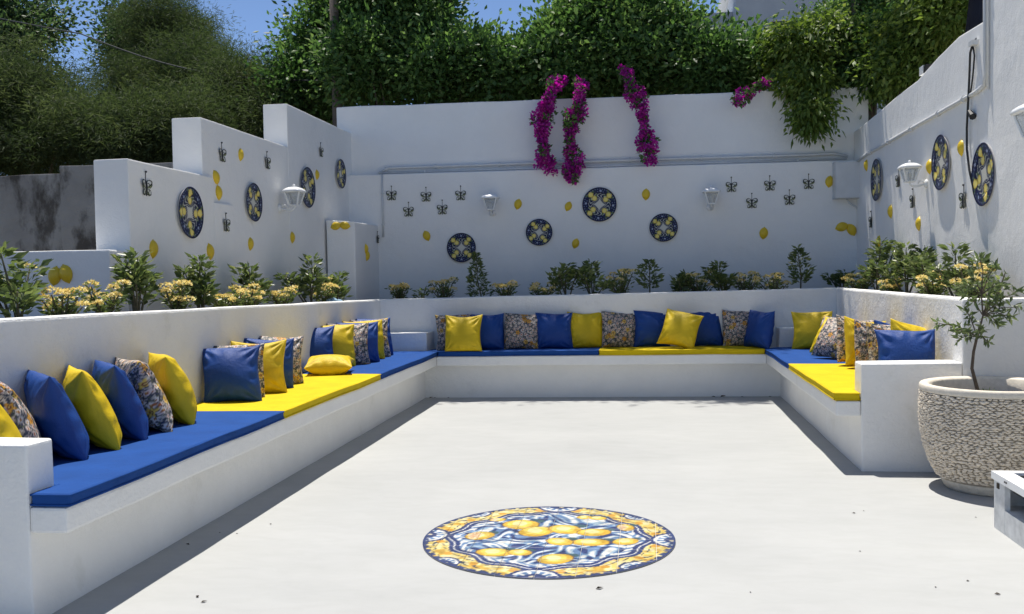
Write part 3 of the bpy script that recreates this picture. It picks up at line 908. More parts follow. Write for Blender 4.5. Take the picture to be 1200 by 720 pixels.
for fn, px, py, tilt, s, lb in (
    (on_left, 170.5, 221, 0, 1.0, 'black and white butterfly near the end of the lowest step'),
    (on_left, 264.5, 265, 0, .9, 'butterfly low on the stepped wall beyond the lowest-step plate'),
    (on_left, 259.5, 183, 0, .95, 'butterfly at the end of the middle step'),
    (on_left, 312.5, 192, 0, .95, 'butterfly on the middle step above the plate next to the lantern'),
    (on_left, 375.5, 179, 0, .9, 'butterfly on the tallest step above the corner plate'),
    (on_piers, 442, 281, 0, .8, 'butterfly seen edge-on on the pier side'),
    (on_back, 459, 230, 0, 1, 'upper butterfly nearest the pier in the group by the vertical pipe'),
    (on_back, 479, 249, 0, 1, 'lower butterfly nearest the pier in the group by the vertical pipe'),
    (on_back, 499.5, 231.5, 0, 1, 'middle upper butterfly in the group by the vertical pipe'),
    (on_back, 518.5, 246.5, 0, 1, 'lower butterfly nearest the lantern in the group by the vertical pipe'),
    (on_back, 540, 230, 0, 1, 'upper butterfly nearest the lantern in the group by the vertical pipe'),
    (on_back, 857, 220, 0, 1, 'butterfly right beside the lantern nearer the junction box'),
    (on_back, 881, 239, 0, 1, 'lower butterfly nearer the lantern in the group by the junction box'),
    (on_back, 902, 218.5, 0, 1, 'middle upper butterfly in the group by the junction box'),
    (on_back, 925, 235, 0, 1, 'lower butterfly nearer the junction box in its group'),
    (on_back, 947.5, 216.5, 0, 1, 'upper butterfly next to the junction box'),
    (on_right, 1021.5, 261, 0, 1, 'butterfly low in the corner end of the side wall'),
    (on_right, 1053.5, 213, 0, 1, 'butterfly partly behind the side wall lantern'),
    (on_right, 1070.5, 237, 0, 1, 'butterfly just under the side wall lantern'),
    (on_right, 1130, 236, 0, 1.05, 'butterfly below the lemon by the black cable')):
    p, rz = fn(px, py)
    e = empty('butterfly_ornament', p, rz, lb, 'butterfly', 'metal butterflies hung on the walls')
    s *= 1.15; e.scale = (s, s, s)
    for nm, dt in (('wing', WM[0]), ('wing', WM[1]), ('body', BODY), ('hanger', HANG)):
        link(bpy.data.objects.new(nm, dt), e)

# lanterns
def lantern_proto():
    e = empty('wall_lantern', (0, 0, 0))
    OUT = -.20
    bm = bmesh.new()
    r_ = lathe(bm, [(.001, 0), (.05, 0), (.055, .008), (.04, .022), (.022, .03), (.001, .032)], 20)
    bmesh.ops.transform(bm, matrix=Matrix.Translation((0, 0, -.12)) @ Matrix.Rotation(PI / 2, 4, 'X'), verts=bm.verts)
    obj('wall_rose', bm, 'white_enamel', e, smooth=True)
    bm = bmesh.new()
    tube(bm, [(0, -.02, -.12), (0, -.06, -.135), (0, -.12, -.15), (0, -.17, -.145), (0, OUT, -.12), (0, OUT, -.09)], .013, 10)
    tube(bm, [(0, -.03, -.105), (0, -.05, -.08), (0, -.09, -.085), (0, -.10, -.115)], .007, 8)
    obj('arm', bm, 'white_enamel', e, smooth=True)
    zb, zt, wb, wt = -.085, .075, .05, .095
    bm = bmesh.new()
    for sx in (-1, 1):
        for sy in (-1, 1):
            tube(bm, [(sx * wb, OUT + sy * wb, zb), (sx * wt, OUT + sy * wt, zt)], .012, 6)
    for z_, w_ in ((zb, wb), (zt, wt)):
        for a, b_ in (((-1, -1), (1, -1)), ((1, -1), (1, 1)), ((1, 1), (-1, 1)), ((-1, 1), (-1, -1))):
            tube(bm, [(a[0] * w_, OUT + a[1] * w_, z_), (b_[0] * w_, OUT + b_[1] * w_, z_)], .008, 6)
    bx(bm, -wb, wb, OUT - wb, OUT + wb, zb - .012, zb - .002)
    obj('cage', bm, 'white_enamel', e)
    for a, b_ in (((-1, -1), (1, -1)), ((1, -1), (1, 1)), ((1, 1), (-1, 1)), ((-1, 1), (-1, -1))):
        bm = bmesh.new()
        q = [(a[0] * wb, OUT + a[1] * wb, zb), (b_[0] * wb, OUT + b_[1] * wb, zb), (b_[0] * wt, OUT + b_[1] * wt, zt), (a[0] * wt, OUT + a[1] * wt, zt)]
        inn = [Vector((x * .96, OUT + (y - OUT) * .96, z)) for x, y, z in q]
        v = [bm.verts.new(p) for p in q] + [bm.verts.new(p) for p in inn]
        for f in ((0, 1, 2, 3), (7, 6, 5, 4), (0, 4, 5, 1), (1, 5, 6, 2), (2, 6, 7, 3), (3, 7, 4, 0)): bm.faces.new([v[i] for i in f])
        obj('pane', bm, 'lantern_glass', e)
    bm = bmesh.new()
    lathe(bm, [(.001, zb), (.018, zb), (.018, zb + .03), (.026, zb + .06), (.026, zb + .085), (.012, zb + .11), (.001, zb + .112)], 12, 0, OUT)
    obj('bulb', bm, 'white_enamel', e, smooth=True)
    bm = bmesh.new()
    prof = [(.165, zt - .004), (.172, zt + .006), (.15, zt + .03), (.11, zt + .05), (.06, zt + .062), (.001, zt + .066)]
    rings = []
    for r, z in prof:                                            # square domed roof
        rings.append([bm.verts.new((r * .74 * max(-1, min(1, 1.25 * math.cos(2 * PI * k / 32))), OUT + r * .74 * max(-1, min(1, 1.25 * math.sin(2 * PI * k / 32))), z)) for k in range(32)])
    for i in range(len(prof) - 1):
        for k in range(32):
            bm.faces.new((rings[i][k], rings[i][(k + 1) % 32], rings[i + 1][(k + 1) % 32], rings[i + 1][k]))
    bm.faces.new(rings[0][::-1])
    ro = obj('roof', bm, 'white_enamel', e, smooth=True)
    bm = bmesh.new()
    lathe(bm, [(.012, zt + .06), (.010, zt + .07), (.018, zt + .08), (.014, zt + .095), (.001, zt + .10)], 12, 0, OUT)
    obj('finial', bm, 'white_enamel', ro, smooth=True)
    return e
LP = lantern_proto()
LIST = ((on_left, 327, 233, .92, 'white lantern on the stepped wall in front of a plate'),
        (on_back, 577, 240, .95, 'white lantern on the hedge wall beside five butterflies and the lowest plate'),
        (on_back, 832, 233, .95, 'white lantern on the hedge wall nearer the junction box'),
        (on_right, 1086, 204, .82, 'white lantern on the side wall between two plates'),
        (on_right, 1250, 143, 1.0, 'white lantern on the tallest part of the side wall'))
for i, (fn, px, py, s, lb) in enumerate(LIST):
    e = LP if i == 0 else copy_tree(LP)
    p, rz = fn(px, py)
    e.location = p; e.rotation_euler = (0, 0, rz); e.scale = (s, s, s)
    tag(e, lb, 'lantern', 'white wall lanterns')

# junction box, conduits, cable
p, _ = on_back(992, 213)
e = empty('junction_box', (p.x, p.y, p.z), RB, 'pale grey plastic junction box in the corner, with a pipe below', 'junction box')
bm = bmesh.new(); bx(bm, -.185, .17, -.17, -.002, -.235, .25); obj('case', bm, 'white_plastic', e, bevel=.012)
bm = bmesh.new(); bx(bm, -.178, .163, -.19, -.172, -.228, .243); obj('lid', bm, 'white_plastic', e, bevel=.008)
bm = bmesh.new(); tube(bm, [(-.01, -.06, -.235), (.02, -.06, -.29), (.10, -.05, -.34), (.155, -.04, -.40), (.165, -.03, -.50), (.165, -.025, -.86)], .012, 8); obj('outlet_pipe', bm, 'white_plastic', e, smooth=True)

def run(name, label, pts, r, mat, clips, cat='conduit', clipr=1.7):
    pts = [Vector(q) for q in pts]
    e = empty(name, pts[0], 0, label, cat)
    bm = bmesh.new(); tube(bm, [q - pts[0] for q in pts], r, 8); obj('pipe', bm, mat, e, smooth=True)
    L = [(b_ - a).length for a, b_ in zip(pts, pts[1:])]
    for t in clips:
        s = t * sum(L)
        for i, q in enumerate(L):
            if s <= q or i == len(L) - 1:
                c = pts[i].lerp(pts[i + 1], min(1, s / q)); d = (pts[i + 1] - pts[i]).normalized(); break
            s -= q
        bm = bmesh.new(); tube(bm, [c - pts[0] - d * .012, c - pts[0] + d * .012], r * clipr, 8); obj('clip', bm, mat, e)
    return e
yl = lambda x: bky(x, YW) + .11
zle = 2.935
run('conduit', 'white conduit pipe lying along the ledge of the hedge wall', [(-3.74, yl(-3.74) - .02, zle + .02), (-3.60, yl(-3.6), zle + .10), (0, yl(0), zle + .105), (2.2, yl(2.2), zle + .10), (2.55, yl(2.55), zle + .11), (2.72, yl(2.7) - .03, zle + .06)], .020, 'white_plastic', [.02, .13, .27, .4, .55, .7, .85])
run('conduit', 'lower thin conduit along the ledge edge of the hedge wall', [(-3.70, yl(-3.74) - .05, zle + .026), (0, yl(0) - .05, zle + .028), (2.7, yl(2.7) - .05, zle + .026)], .014, 'white_plastic', [.1, .3, .5, .68, .9])
run('conduit', 'white conduit climbing the side wall and turning up at the tall part', [(WR - .015, 13.0, 2.90), (WR - .018, 12.6, 2.925), (WR - .018, 10.5, 2.95), (WR - .018, 8.5, 2.965), (WR - .018, 8.32, 2.985), (WR - .018, 8.27, 3.06), (WR - .03, 8.25, 3.2), (WR - .03, 8.25, 5.5)], .018, 'white_plastic', [.1, .22, .35, .48, .58, .76])
run('conduit', 'thin second pipe beside the upright conduit on the tall wall', [(WR - .028, 8.20, 2.93), (WR - .028, 8.20, 5.5)], .011, 'white_plastic', [.35], 'conduit')
run('conduit', 'thin vertical pipe down the hedge wall beside the pier', [(-3.66, bky(-3.66, YW) - .018, 2.93), (-3.66, bky(-3.66, YW) - .018, 2.05)], .014, 'white_plastic', [.3, .8])
cp = [at(x, y, 0, WR - .03) for x, y in ((1140, 52), (1137, 62), (1136, 90), (1135, 110), (1133, 150), (1133, 175), (1136, 200), (1141, 222))]
e = empty('hanging_cable', cp[0], 0, 'thick black cable hanging down the side wall beside a plate', 'cable')
bm = bmesh.new(); tube(bm, [q - cp[0] for q in cp], .010, 8); obj('main_cable', bm, 'black_rubber', e, smooth=True)
c2 = [at(x, y, 0, WR - .02) for x, y in ((1140, 52), (1142, 66), (1140, 90), (1137, 112))]
bm = bmesh.new(); tube(bm, [q - cp[0] for q in c2], .007, 6); obj('thin_cable', bm, 'black_rubber', e, smooth=True)
c3 = [at(x, y, 0, WR - .03) for x, y in ((1136, 131), (1140, 137))]
bm = bmesh.new(); tube(bm, [c3[0] - cp[0], c3[1] - cp[0]], [.02, .03], 8); obj('connector', bm, 'black_rubber', e)
c4 = [at(1140, 51, 0, WR - .03), at(1147, 43, 0, WR + .02), at(1157, 33, 0, WR + .05)]
bm = bmesh.new(); tube(bm, [q - cp[0] for q in c4], .012, 6); obj('upper_cable', bm, 'black_rubber', e, smooth=True)
bm = bmesh.new(); q = at(1140, 51, 0, WR - .035) - cp[0]; bx(bm, q.x - .02, q.x + .03, q.y - .05, q.y + .05, q.z - .02, q.z + .02); obj('wall_clamp', bm, 'white_plastic', e, bevel=.005)

# navy awning behind the wall head
bm = bmesh.new()
ys, n1, n2 = [9.1, 8.0], 10, 8
V = [[None] * (n2 + 1) for _ in range(n1 + 1)]
for i in range(n1 + 1):
    for j in range(n2 + 1):
        u, v_ = i / n1, j / n2
        yy = 9.98 - 1.0 * u
        zb = 3.50; zt = 3.62 + 2.2 * min(1, u * 1.25) ** 0.85
        V[i][j] = bm.verts.new((WR + .34 + .12 * math.sin(v_ * PI) + .02 * math.sin(u * 9), yy, zb + (zt - zb) * v_))
for i in range(n1):
    for j in range(n2):
        bm.faces.new((V[i][j], V[i + 1][j], V[i + 1][j + 1], V[i][j + 1]))
r_ = bmesh.ops.solidify(bm, geom=bm.faces[:], thickness=0.02)
tag(obj('awning', bm, 'navy_fabric', smooth=True), 'dark navy awning cloth rising behind the head of the side wall', 'awning')
# floodlight on the wall head
p = at(1088, 82, 0, WR + .1)
e = empty('floodlight', (p.x, p.y, rtop(0, p.y)), 0, 'small white floodlight standing on top of the side wall', 'floodlight')
bm = bmesh.new(); tube(bm, [(0, 0, -.01), (0, 0, .07)], .018, 8); obj('bracket', bm, 'black_rubber', e)
bm = bmesh.new(); bx(bm, -.06, .06, -.02, .11, .055, .14); obj('housing', bm, 'white_enamel', e, bevel=.012)
bm = bmesh.new(); bx(bm, -.055, .055, -.12, -.022, .06, .13); obj('sensor', bm, 'black_rubber', e, bevel=.02)

# ------------------------------------------------------------------ floor medallion
MC, MR, TS = Vector((-0.5618, 5.2367, 0)), 0.7073, 0.2
def vnoise(X, Y, s, seed):
    rs = np.random.RandomState(seed); G_ = rs.rand(64, 64)
    x, y = X * s + 20, Y * s + 20
    xi, yi = np.floor(x).astype(int), np.floor(y).astype(int)
    fx, fy = x - xi, y - yi
    fx, fy = fx * fx * (3 - 2 * fx), fy * fy * (3 - 2 * fy)
    g = lambda a, b_: G_[a % 64, b_ % 64]
    return (g(xi, yi) * (1 - fx) + g(xi + 1, yi) * fx) * (1 - fy) + (g(xi, yi + 1) * (1 - fx) + g(xi + 1, yi + 1) * fx) * fy
def medallion(X, Y):
    """glazed painting; X, Y from the middle, 1 = rim"""
    r = np.hypot(X, Y); th = np.arctan2(Y, X)
    wx = X + .16 * (vnoise(X, Y, 4, 1) - .5) * 2; wy = Y + .16 * (vnoise(X, Y, 4, 2) - .5) * 2
    sw = np.sin(21 * wx + 4 * np.sin(13 * wy) + 11 * vnoise(wx, wy, 7, 3)) * .6 + np.sin(25 * wy - 4 * np.sin(15 * wx)) * .4
    c = np.zeros(X.shape + (3,))
    navy, blue, pale, white = (0.035, 0.055, 0.17), (0.13, 0.23, 0.42), (0.36, 0.49, 0.61), (0.72, 0.74, 0.73)
    c[:] = blue
    c[sw > .18] = pale; c[sw > .45] = white; c[sw < -.35] = navy
    lob = .795 + .026 * np.cos(12 * th) + .022 * np.cos(4 * th)             # scalloped frame
    band = r > lob
    c[(r > lob - .13) & ~band] = white
    c[(r > lob - .13) & ~band & (np.sin(th * 36 + 3 * np.sin(r * 40)) > .2) & (r < lob - .06)] = blue
    c[(r > lob - .075) & (r < lob - .035)] = navy
    c[(r > lob - .025) & (r < lob + .012)] = navy
    yb = r > lob + .012
    yel = np.zeros_like(c); yel[:] = (0.72, 0.57, 0.17)
    v1 = vnoise(X, Y, 22, 5)
    yel[v1 > .62] = (0.76, 0.68, 0.36); yel[v1 < .24] = (0.60, 0.38, 0.07)
    curl = np.sin(th * 24 + 6 * np.sin(r * 30)) * np.sin(r * 42 + 2 * np.sin(th * 16))
    yel[curl > .58] = (0.05, 0.07, 0.10)
    for k in range(16):
        a = k * PI / 8 + .2
        d = np.hypot((X - .86 * math.cos(a)), (Y - .86 * math.sin(a)))
        yel[d < .036] = (0.62, 0.33, 0.05)
    c[yb] = yel[yb]
    for k in range(8):                                                     # blue fans set in the rim
        a = k * PI / 4
        d = np.hypot(X - 1.0 * math.cos(a), Y - 1.0 * math.sin(a))
        R_ = .20 if k % 2 == 0 else .13
        c[d < R_] = navy; c[d < R_ * .85] = white
        ph = np.arctan2(Y - math.sin(a), X - math.cos(a))
        c[(d < R_ * .72) & (np.sin(ph * 12) > -.2)] = blue
        c[d < R_ * .45] = navy; c[d < R_ * .25] = (0.6, 0.55, 0.4)
    c[(r > .955) & (np.sin(th * 60) > -.6)] = (0.05, 0.07, 0.17)
    c[r > .982] = navy
    lem = [(475, 132, 65, 22), (540, 162, 62, 22), (663, 153, 62, 20), (785, 166, 60, 16), (770, 208, 65, 15), (640, 205, 48, 15), (622, 280, 58, 18), (360, 252, 60, 16), (470, 252, 40, 12), (920, 205, 45, 14), (800, 105, 35, 9), (745, 102, 28, 9), (300, 180, 50, 18), (920, 145, 32, 14), (375, 112, 30, 8)]
    for i, (zx, zy, hw, hh) in enumerate(lem):
        px_, py_ = 480 + zx / 3.636, 580 + zy / 3.636
        q = at(px_, py_, 2, 0); cx, cy = (q.x - MC.x) / MR, (q.y - MC.y) / MR
        a, b_ = 1.1 * hw / 537, 1.1 * hh / 155
        tl = .5 * math.sin(i * 2.3); ex, ey = (X - cx) / a, (Y - cy) / b_; ex, ey = ex * math.cos(tl) + ey * math.sin(tl), -ex * math.sin(tl) + ey * math.cos(tl)
        e_ = np.abs(ex / 1.12) ** 1.55 + np.abs(ey / .92) ** 2.1
        lf = ((X - cx - a * .9) / (a * .5)) ** 2 + ((Y - cy - b_ * .75) / (b_ * .35)) ** 2
        c[lf < 1] = (0.06, 0.12, 0.14)
        c[e_ < 1.12] = (0.20, 0.12, 0.05)
        c[e_ < 1] = (0.66, 0.42, 0.05)
        e2 = ((X - cx + a * .12) / a) ** 2 + ((Y - cy - b_ * .18) / b_) ** 2
        c[(e2 < .62 + .3 * (vnoise(X, Y, 18, 40 + i) - .5)) & (e_ < 1)] = (0.76, 0.58, 0.11)
        c[(e2 < .22) & (e_ < 1)] = (0.82, 0.72, 0.34)
        if i in (12, 13, 14):
            d = np.hypot((X - cx + a * .4) / (a * .55), (Y - cy) / (b_ * .8))
            ph = np.arctan2(Y - cy, X - cx + a * .4)
            c[d < 1] = (0.74, 0.60, 0.30); c[d < .85] = (0.70, 0.45, 0.25); c[(d < .85) & (np.sin(ph * 8) > .75)] = (0.78, 0.70, 0.5)
    grain = .80 + .34 * (vnoise(X, Y, 30, 8) - .5) + .26 * (vnoise(X, Y, 13, 9) - .5)
    return np.clip(c * grain[..., None] * np.array([.97, .95, .92]), 0, 1)
e = empty('floor_medallion', MC, 0, 'round tiled medallion of painted lemons set in the white floor', 'medallion')
bm = bmesh.new(); lathe(bm, [(.001, .004), (MR - .004, .004), (MR - .003, .0015)], 96); obj('grout_bed', bm, 'grout', e)
ng = 26
for i in range(-4, 4):
    for j in range(-4, 4):
        x0, x1, y0, y1 = i * TS + .0012, (i + 1) * TS - .0012, j * TS + .0012, (j + 1) * TS - .0012
        gx, gy = np.meshgrid(np.linspace(x0, x1, ng + 1), np.linspace(y0, y1, ng + 1), indexing='ij')
        r = np.hypot(gx, gy)
        if (r < MR).sum() < 3: continue
        I = np.arange((ng + 1) ** 2).reshape(ng + 1, ng + 1)
        q = np.stack([I[:-1, :-1], I[1:, :-1], I[1:, 1:], I[:-1, 1:]], -1).reshape(-1, 4)
        ins = (r < MR).reshape(-1)[q]
        q = q[ins.sum(1) >= 1]
        s_ = np.where(r > MR, MR / np.maximum(r, 1e-6), 1)
        gx2, gy2 = gx * s_, gy * s_
        used = np.unique(q); rm = -np.ones((ng + 1) ** 2, int); rm[used] = np.arange(len(used)); q = rm[q]
        top = np.stack([gx2, gy2, np.full_like(gx2, .008)], -1).reshape(-1, 3)[used]
        cols = medallion(gx2 / MR, gy2 / MR).reshape(-1, 3)[used]
        bot = top - np.array([0, 0, .005])
        n_ = len(top)
        ed = {}
        for f in q:
            for a, b_ in zip(f, np.roll(f, -1)):
                if a == b_: continue
                ed[(b_, a)] = 0 if (a, b_) in ed and ed.pop((a, b_), None) is not None else ed.get((b_, a), 1)
        bd = {}
        for f in q:
            for a, b_ in zip(f, np.roll(f, -1)):
                key = (min(a, b_), max(a, b_)); bd.setdefault(key, []).append((a, b_))
        sk = np.array([(v[0][1], v[0][0], v[0][0] + n_, v[0][1] + n_) for v in bd.values() if len(v) == 1])
        me = mesh_np('tile', np.concatenate([top, bot]), np.concatenate([q, sk]), np.concatenate([cols, cols * 0 + .4]), mat='mosaic_tile')
        o = link(bpy.data.objects.new('tile', me), e)
        o.location.z = 0.0008 * random.Random(i * 9 + j).uniform(-1, 1)

# ------------------------------------------------------------------ pot
PC, PH, PRIM, PBASE = Vector((2.30, 6.685, 0)), 0.70, 0.455, 0.30
def pot_r(t):                                                   # t = height fraction
    pts = [(0, .300), (.04, .312), (.10, .345), (.22, .395), (.40, .437), (.60, .458), (.78, .462), (.92, .457), (1, .452)]
    for (a, ra), (b_, rb) in zip(pts, pts[1:]):
        if t <= b_: return ra + (rb - ra) * (t - a) / (b_ - a)
    return pts[-1][1]
e = empty('plant_pot', PC, 0, 'big round pot clad in pale pebbles with a smooth stone rim', 'pot')
bm = bmesh.new(); lathe(bm, [(pot_r(t) - .014, t * PH) for t in np.linspace(.08, .92, 20)], 64); obj('body', bm, 'pot_mortar', e, smooth=True)
bm = bmesh.new(); lathe(bm, [(.001, .001), (.295, .001), (.306, .012), (.322, .045), (.332, .062), (.318, .068)], 64); obj('foot', bm, 'pot_stone', e, smooth=True)
bm = bmesh.new(); lathe(bm, [(.436, .652), (.454, .657), (.458, .668), (.457, .693), (.450, .703), (.440, .706), (.410, .703), (.390, .692), (.388, .58)], 72); obj('rim', bm, 'pot_stone', e, smooth=True)
bm = bmesh.new(); lathe(bm, [(.001, .625), (.2, .62), (.389, .61)], 40); obj('soil', bm, 'soil', e)
rs = random.Random(5)
Vp, Fp = [], []
ico = bmesh.new(); bmesh.ops.create_icosphere(ico, subdivisions=1, radius=1)
iv = np.array([v.co[:] for v in ico.verts]); ico.verts.ensure_lookup_table(); fi = np.array([[v.index for v in f.verts] for f in ico.faces]); ico.free()
z = .085; row = 0; k0 = 0
while z < .650:
    r = pot_r(z / PH) - .010
    n_ = int(2 * PI * r / .036)
    for k in range(n_):
        a = 2 * PI * (k + .5 * (row % 2) + rs.uniform(-.22, .22)) / n_
        sx, sz, sd = rs.uniform(.014, .025), rs.uniform(.0055, .0092), rs.uniform(.010, .018)
        zz = z + rs.uniform(-.004, .004); tl = rs.uniform(-.11, .11)
        L_ = iv * np.array([sx, sd, sz]) * (1 + .12 * np.array([[math.sin(q * 2.1 + k), math.cos(q * 1.7 + k), 0] for q in range(len(iv))]))
        L_ = np.stack([L_[:, 0] * math.cos(tl) - L_[:, 2] * math.sin(tl), L_[:, 1], L_[:, 0] * math.sin(tl) + L_[:, 2] * math.cos(tl)], -1)
        rr = r
        ca, sa = math.cos(a), math.sin(a)
        P_ = np.stack([rr * ca - L_[:, 0] * sa + L_[:, 1] * ca, rr * sa + L_[:, 0] * ca + L_[:, 1] * sa, zz + L_[:, 2]], -1)
        Vp.append(P_); Fp.append(fi + k0); k0 += len(iv)
    z += .0122; row += 1
me = mesh_np('pebble_cladding', np.concatenate(Vp), np.concatenate(Fp), mat='pebble')
me.polygons.foreach_set('use_smooth', [True] * len(me.polygons))
tag(link(bpy.data.objects.new('pebble_cladding', me), e), kind='stuff')

# ------------------------------------------------------------------ white grill box
e = empty('charcoal_grill', (1.955, 5.667, 0), 0, 'low white metal grill box with a cut-out side, near the pot', 'grill')
W_, D_, H_ = .75, -1.05, .324
def boxpart(nm, mat, x0, x1, y0, y1, z0, z1, bev=.006):
    b_ = bmesh.new(); bx(b_, x0, x1, min(y0, y1), max(y0, y1), z0, z1); return obj(nm, b_, mat, e, bevel=bev)
boxpart('side_panel', 'box_panel', 0, .03, -.16, 0, 0.0, H_ - .048)
boxpart('side_panel', 'box_panel', 0, .03, D_, D_ + .16, 0.0, H_ - .048)
boxpart('side_panel', 'box_panel', .001, .03, D_ + .16, -.16, 0.0, .135)
boxpart('back_panel', 'box_panel', .03, W_, -.03, -.001, 0, H_ - .048)
boxpart('end_panel', 'box_panel', W_ - .03, W_, D_, -.03, 0, H_ - .05)
boxpart('floor_plate', 'box_panel', .03, W_ - .03, D_ + .02, -.03, .12, .132)
for x0, x1, y0, y1 in ((-.012, .085, D_, .012), (W_ - .06, W_ + .012, D_, .012), (.085, W_ - .06, -.05, .012)):
    boxpart('top_rail', 'white_enamel', x0, x1, y0, y1, H_ - .042, H_, .006)
boxpart('ash_tray', 'dark_metal', .085, W_ - .06, D_ + .05, -.05, H_ - .11, H_ - .1)
for k in range(14):
    b_ = bmesh.new(); yy = -.09 - k * .062; tube(b_, [(.08, yy, H_ - .012), (W_ - .055, yy, H_ - .012)], .006, 6); obj('grill_bar', b_, 'dark_metal', e)
boxpart('hinge', 'dry_leaf', -.006, 0, -.085, -.055, H_ - .085, H_ - .055, .002)
for k in (0, 1):
    b_ = bmesh.new(); tube(b_, [(-.013, -.20 - k * .022, H_ - .02), (-.016, -.20 - k * .022, H_ - .02)], .006, 8); obj('screw', b_, 'dark_metal', e)

# ------------------------------------------------------------------ vegetation tools
def leaves(rs, P, D, L, W, mat, fold=.18, droop=0.0, name='foliage', shape=.45, clump=None):
    """one small folded leaf per row of P, pointing along D"""
    n = len(P)
    D = D / np.maximum(np.linalg.norm(D, axis=1, keepdims=True), 1e-6)
    R_ = rs.normal(size=(n, 3)); R_[:, 2] += .55
    S = np.cross(D, R_); S /= np.maximum(np.linalg.norm(S, axis=1, keepdims=True), 1e-6)
    Nn = np.cross(S, D)
    L = (L * rs.uniform(.6, 1.3, n) * (1 if clump is None else .75 + .5 * np.mod(clump * 7, 1)))[:, None]; W = (W * rs.uniform(.75, 1.2, n))[:, None]
    mid = P + D * L * shape
    a, b_ = mid + S * W * .5 + Nn * W * fold, mid - S * W * .5 + Nn * W * fold
    tip = P + D * L; tip[:, 2] -= droop * L[:, 0]
    V = np.stack([P, a, tip, b_], 1).reshape(-1, 3)
    i = np.arange(n)[:, None] * 4
    F_ = np.concatenate([i + np.array([[0, 2, 1]]), i + np.array([[0, 3, 2]])])
    v_ = rs.beta(2, 2.4, n)
    if clump is not None: v_ = .45 * v_ + .62 * clump ** 1.6
    rnd = np.repeat(np.clip(v_, 0, 1), 4)
    return mesh_np(name, V, F_, rnd=rnd, mat=mat)

def crown_points(rs, blobs, nclu, nleaf, crad, shell=.55, wild=.8):
    """leaf positions gathered in clumps on and inside a set of ellipsoids"""
    P, Dd, C, Tn = [], [], [], []
    wts = np.array([b_[1][0] * b_[1][2] for b_ in blobs]); wts = wts / wts.sum()
    for k in range(nclu):
        c, r = blobs[rs.choice(len(blobs), p=wts)]
        d = rs.normal(size=3); d /= np.linalg.norm(d)
        q = np.array(c) + d * np.array(r) * (shell + (1 - shell) * rs.rand() ** .6) * (rs.uniform(.7, 1.28) if wild > 1 else 1)
        C.append(q)
        m = int(nleaf * rs.uniform(.5, 1.5))
        s = crad * rs.uniform(.6, 1.3)
        o = rs.normal(size=(m, 3)) * s * np.array([1, 1, .75])
        P.append(q + o); Tn.append(np.full(m, rs.rand()))
        Dd.append(o / s * .4 + d * .45 + rs.normal(size=(m, 3)) * wild + np.array([0, 0, .1]))
    return np.concatenate(P), np.concatenate(Dd), np.array(C), np.concatenate(Tn)

def limbs(rs, base, top, C, r0, n=14, seg=7):
    bm = bmesh.new()
    base, top = Vector(base), Vector(top)
    pts = []
    for i in range(7):
        t = i / 6
        q = base.lerp(top, t); q.x += rs.uniform(-.1, .1) * t; q.y += rs.uniform(-.1, .1) * t
        pts.append(q)
    tube(bm, pts, [r0 * (1 - .6 * i / 6) for i in range(7)], 10)
    for k in rs.choice(len(C), min(n, len(C)), replace=False):
        c = Vector(C[k]); s = pts[int(rs.randint(2, 7))]
        m = s.lerp(c, .5) + Vector((rs.uniform(-.2, .2), rs.uniform(-.2, .2), rs.uniform(0, .3)))
        tube(bm, [s, s.lerp(m, .5), m, c], [r0 * .38, r0 * .28, r0 * .2, r0 * .06], 6)
    return bm

def tree(name, label, base, blobs, nclu, nleaf, crad, L, W, mat, seed, r0=.14, droop=0., group=None, cat='tree', top=None, shell=.55, hang=0., n_limbs=16, wild=.8):
    rs = np.random.RandomState(seed)
    P, D, C, Tn = crown_points(rs, blobs, nclu, nleaf, crad, shell, wild)
    if hang: D[:, 2] -= hang
    e = empty(name, base, 0, label, cat, group)
    inv = Matrix.Translation(Vector(base)).inverted()
    o = link(bpy.data.objects.new('crown', leaves(rs, P, D, L, W, mat, droop=droop, name='crown', clump=Tn)), e); o.matrix_parent_inverse = inv
    top = top or blobs[0][0]
    o = obj('trunk', limbs(rs, base, top, C, r0, n_limbs), 'bark', e); o.matrix_parent_inverse = inv
    return e

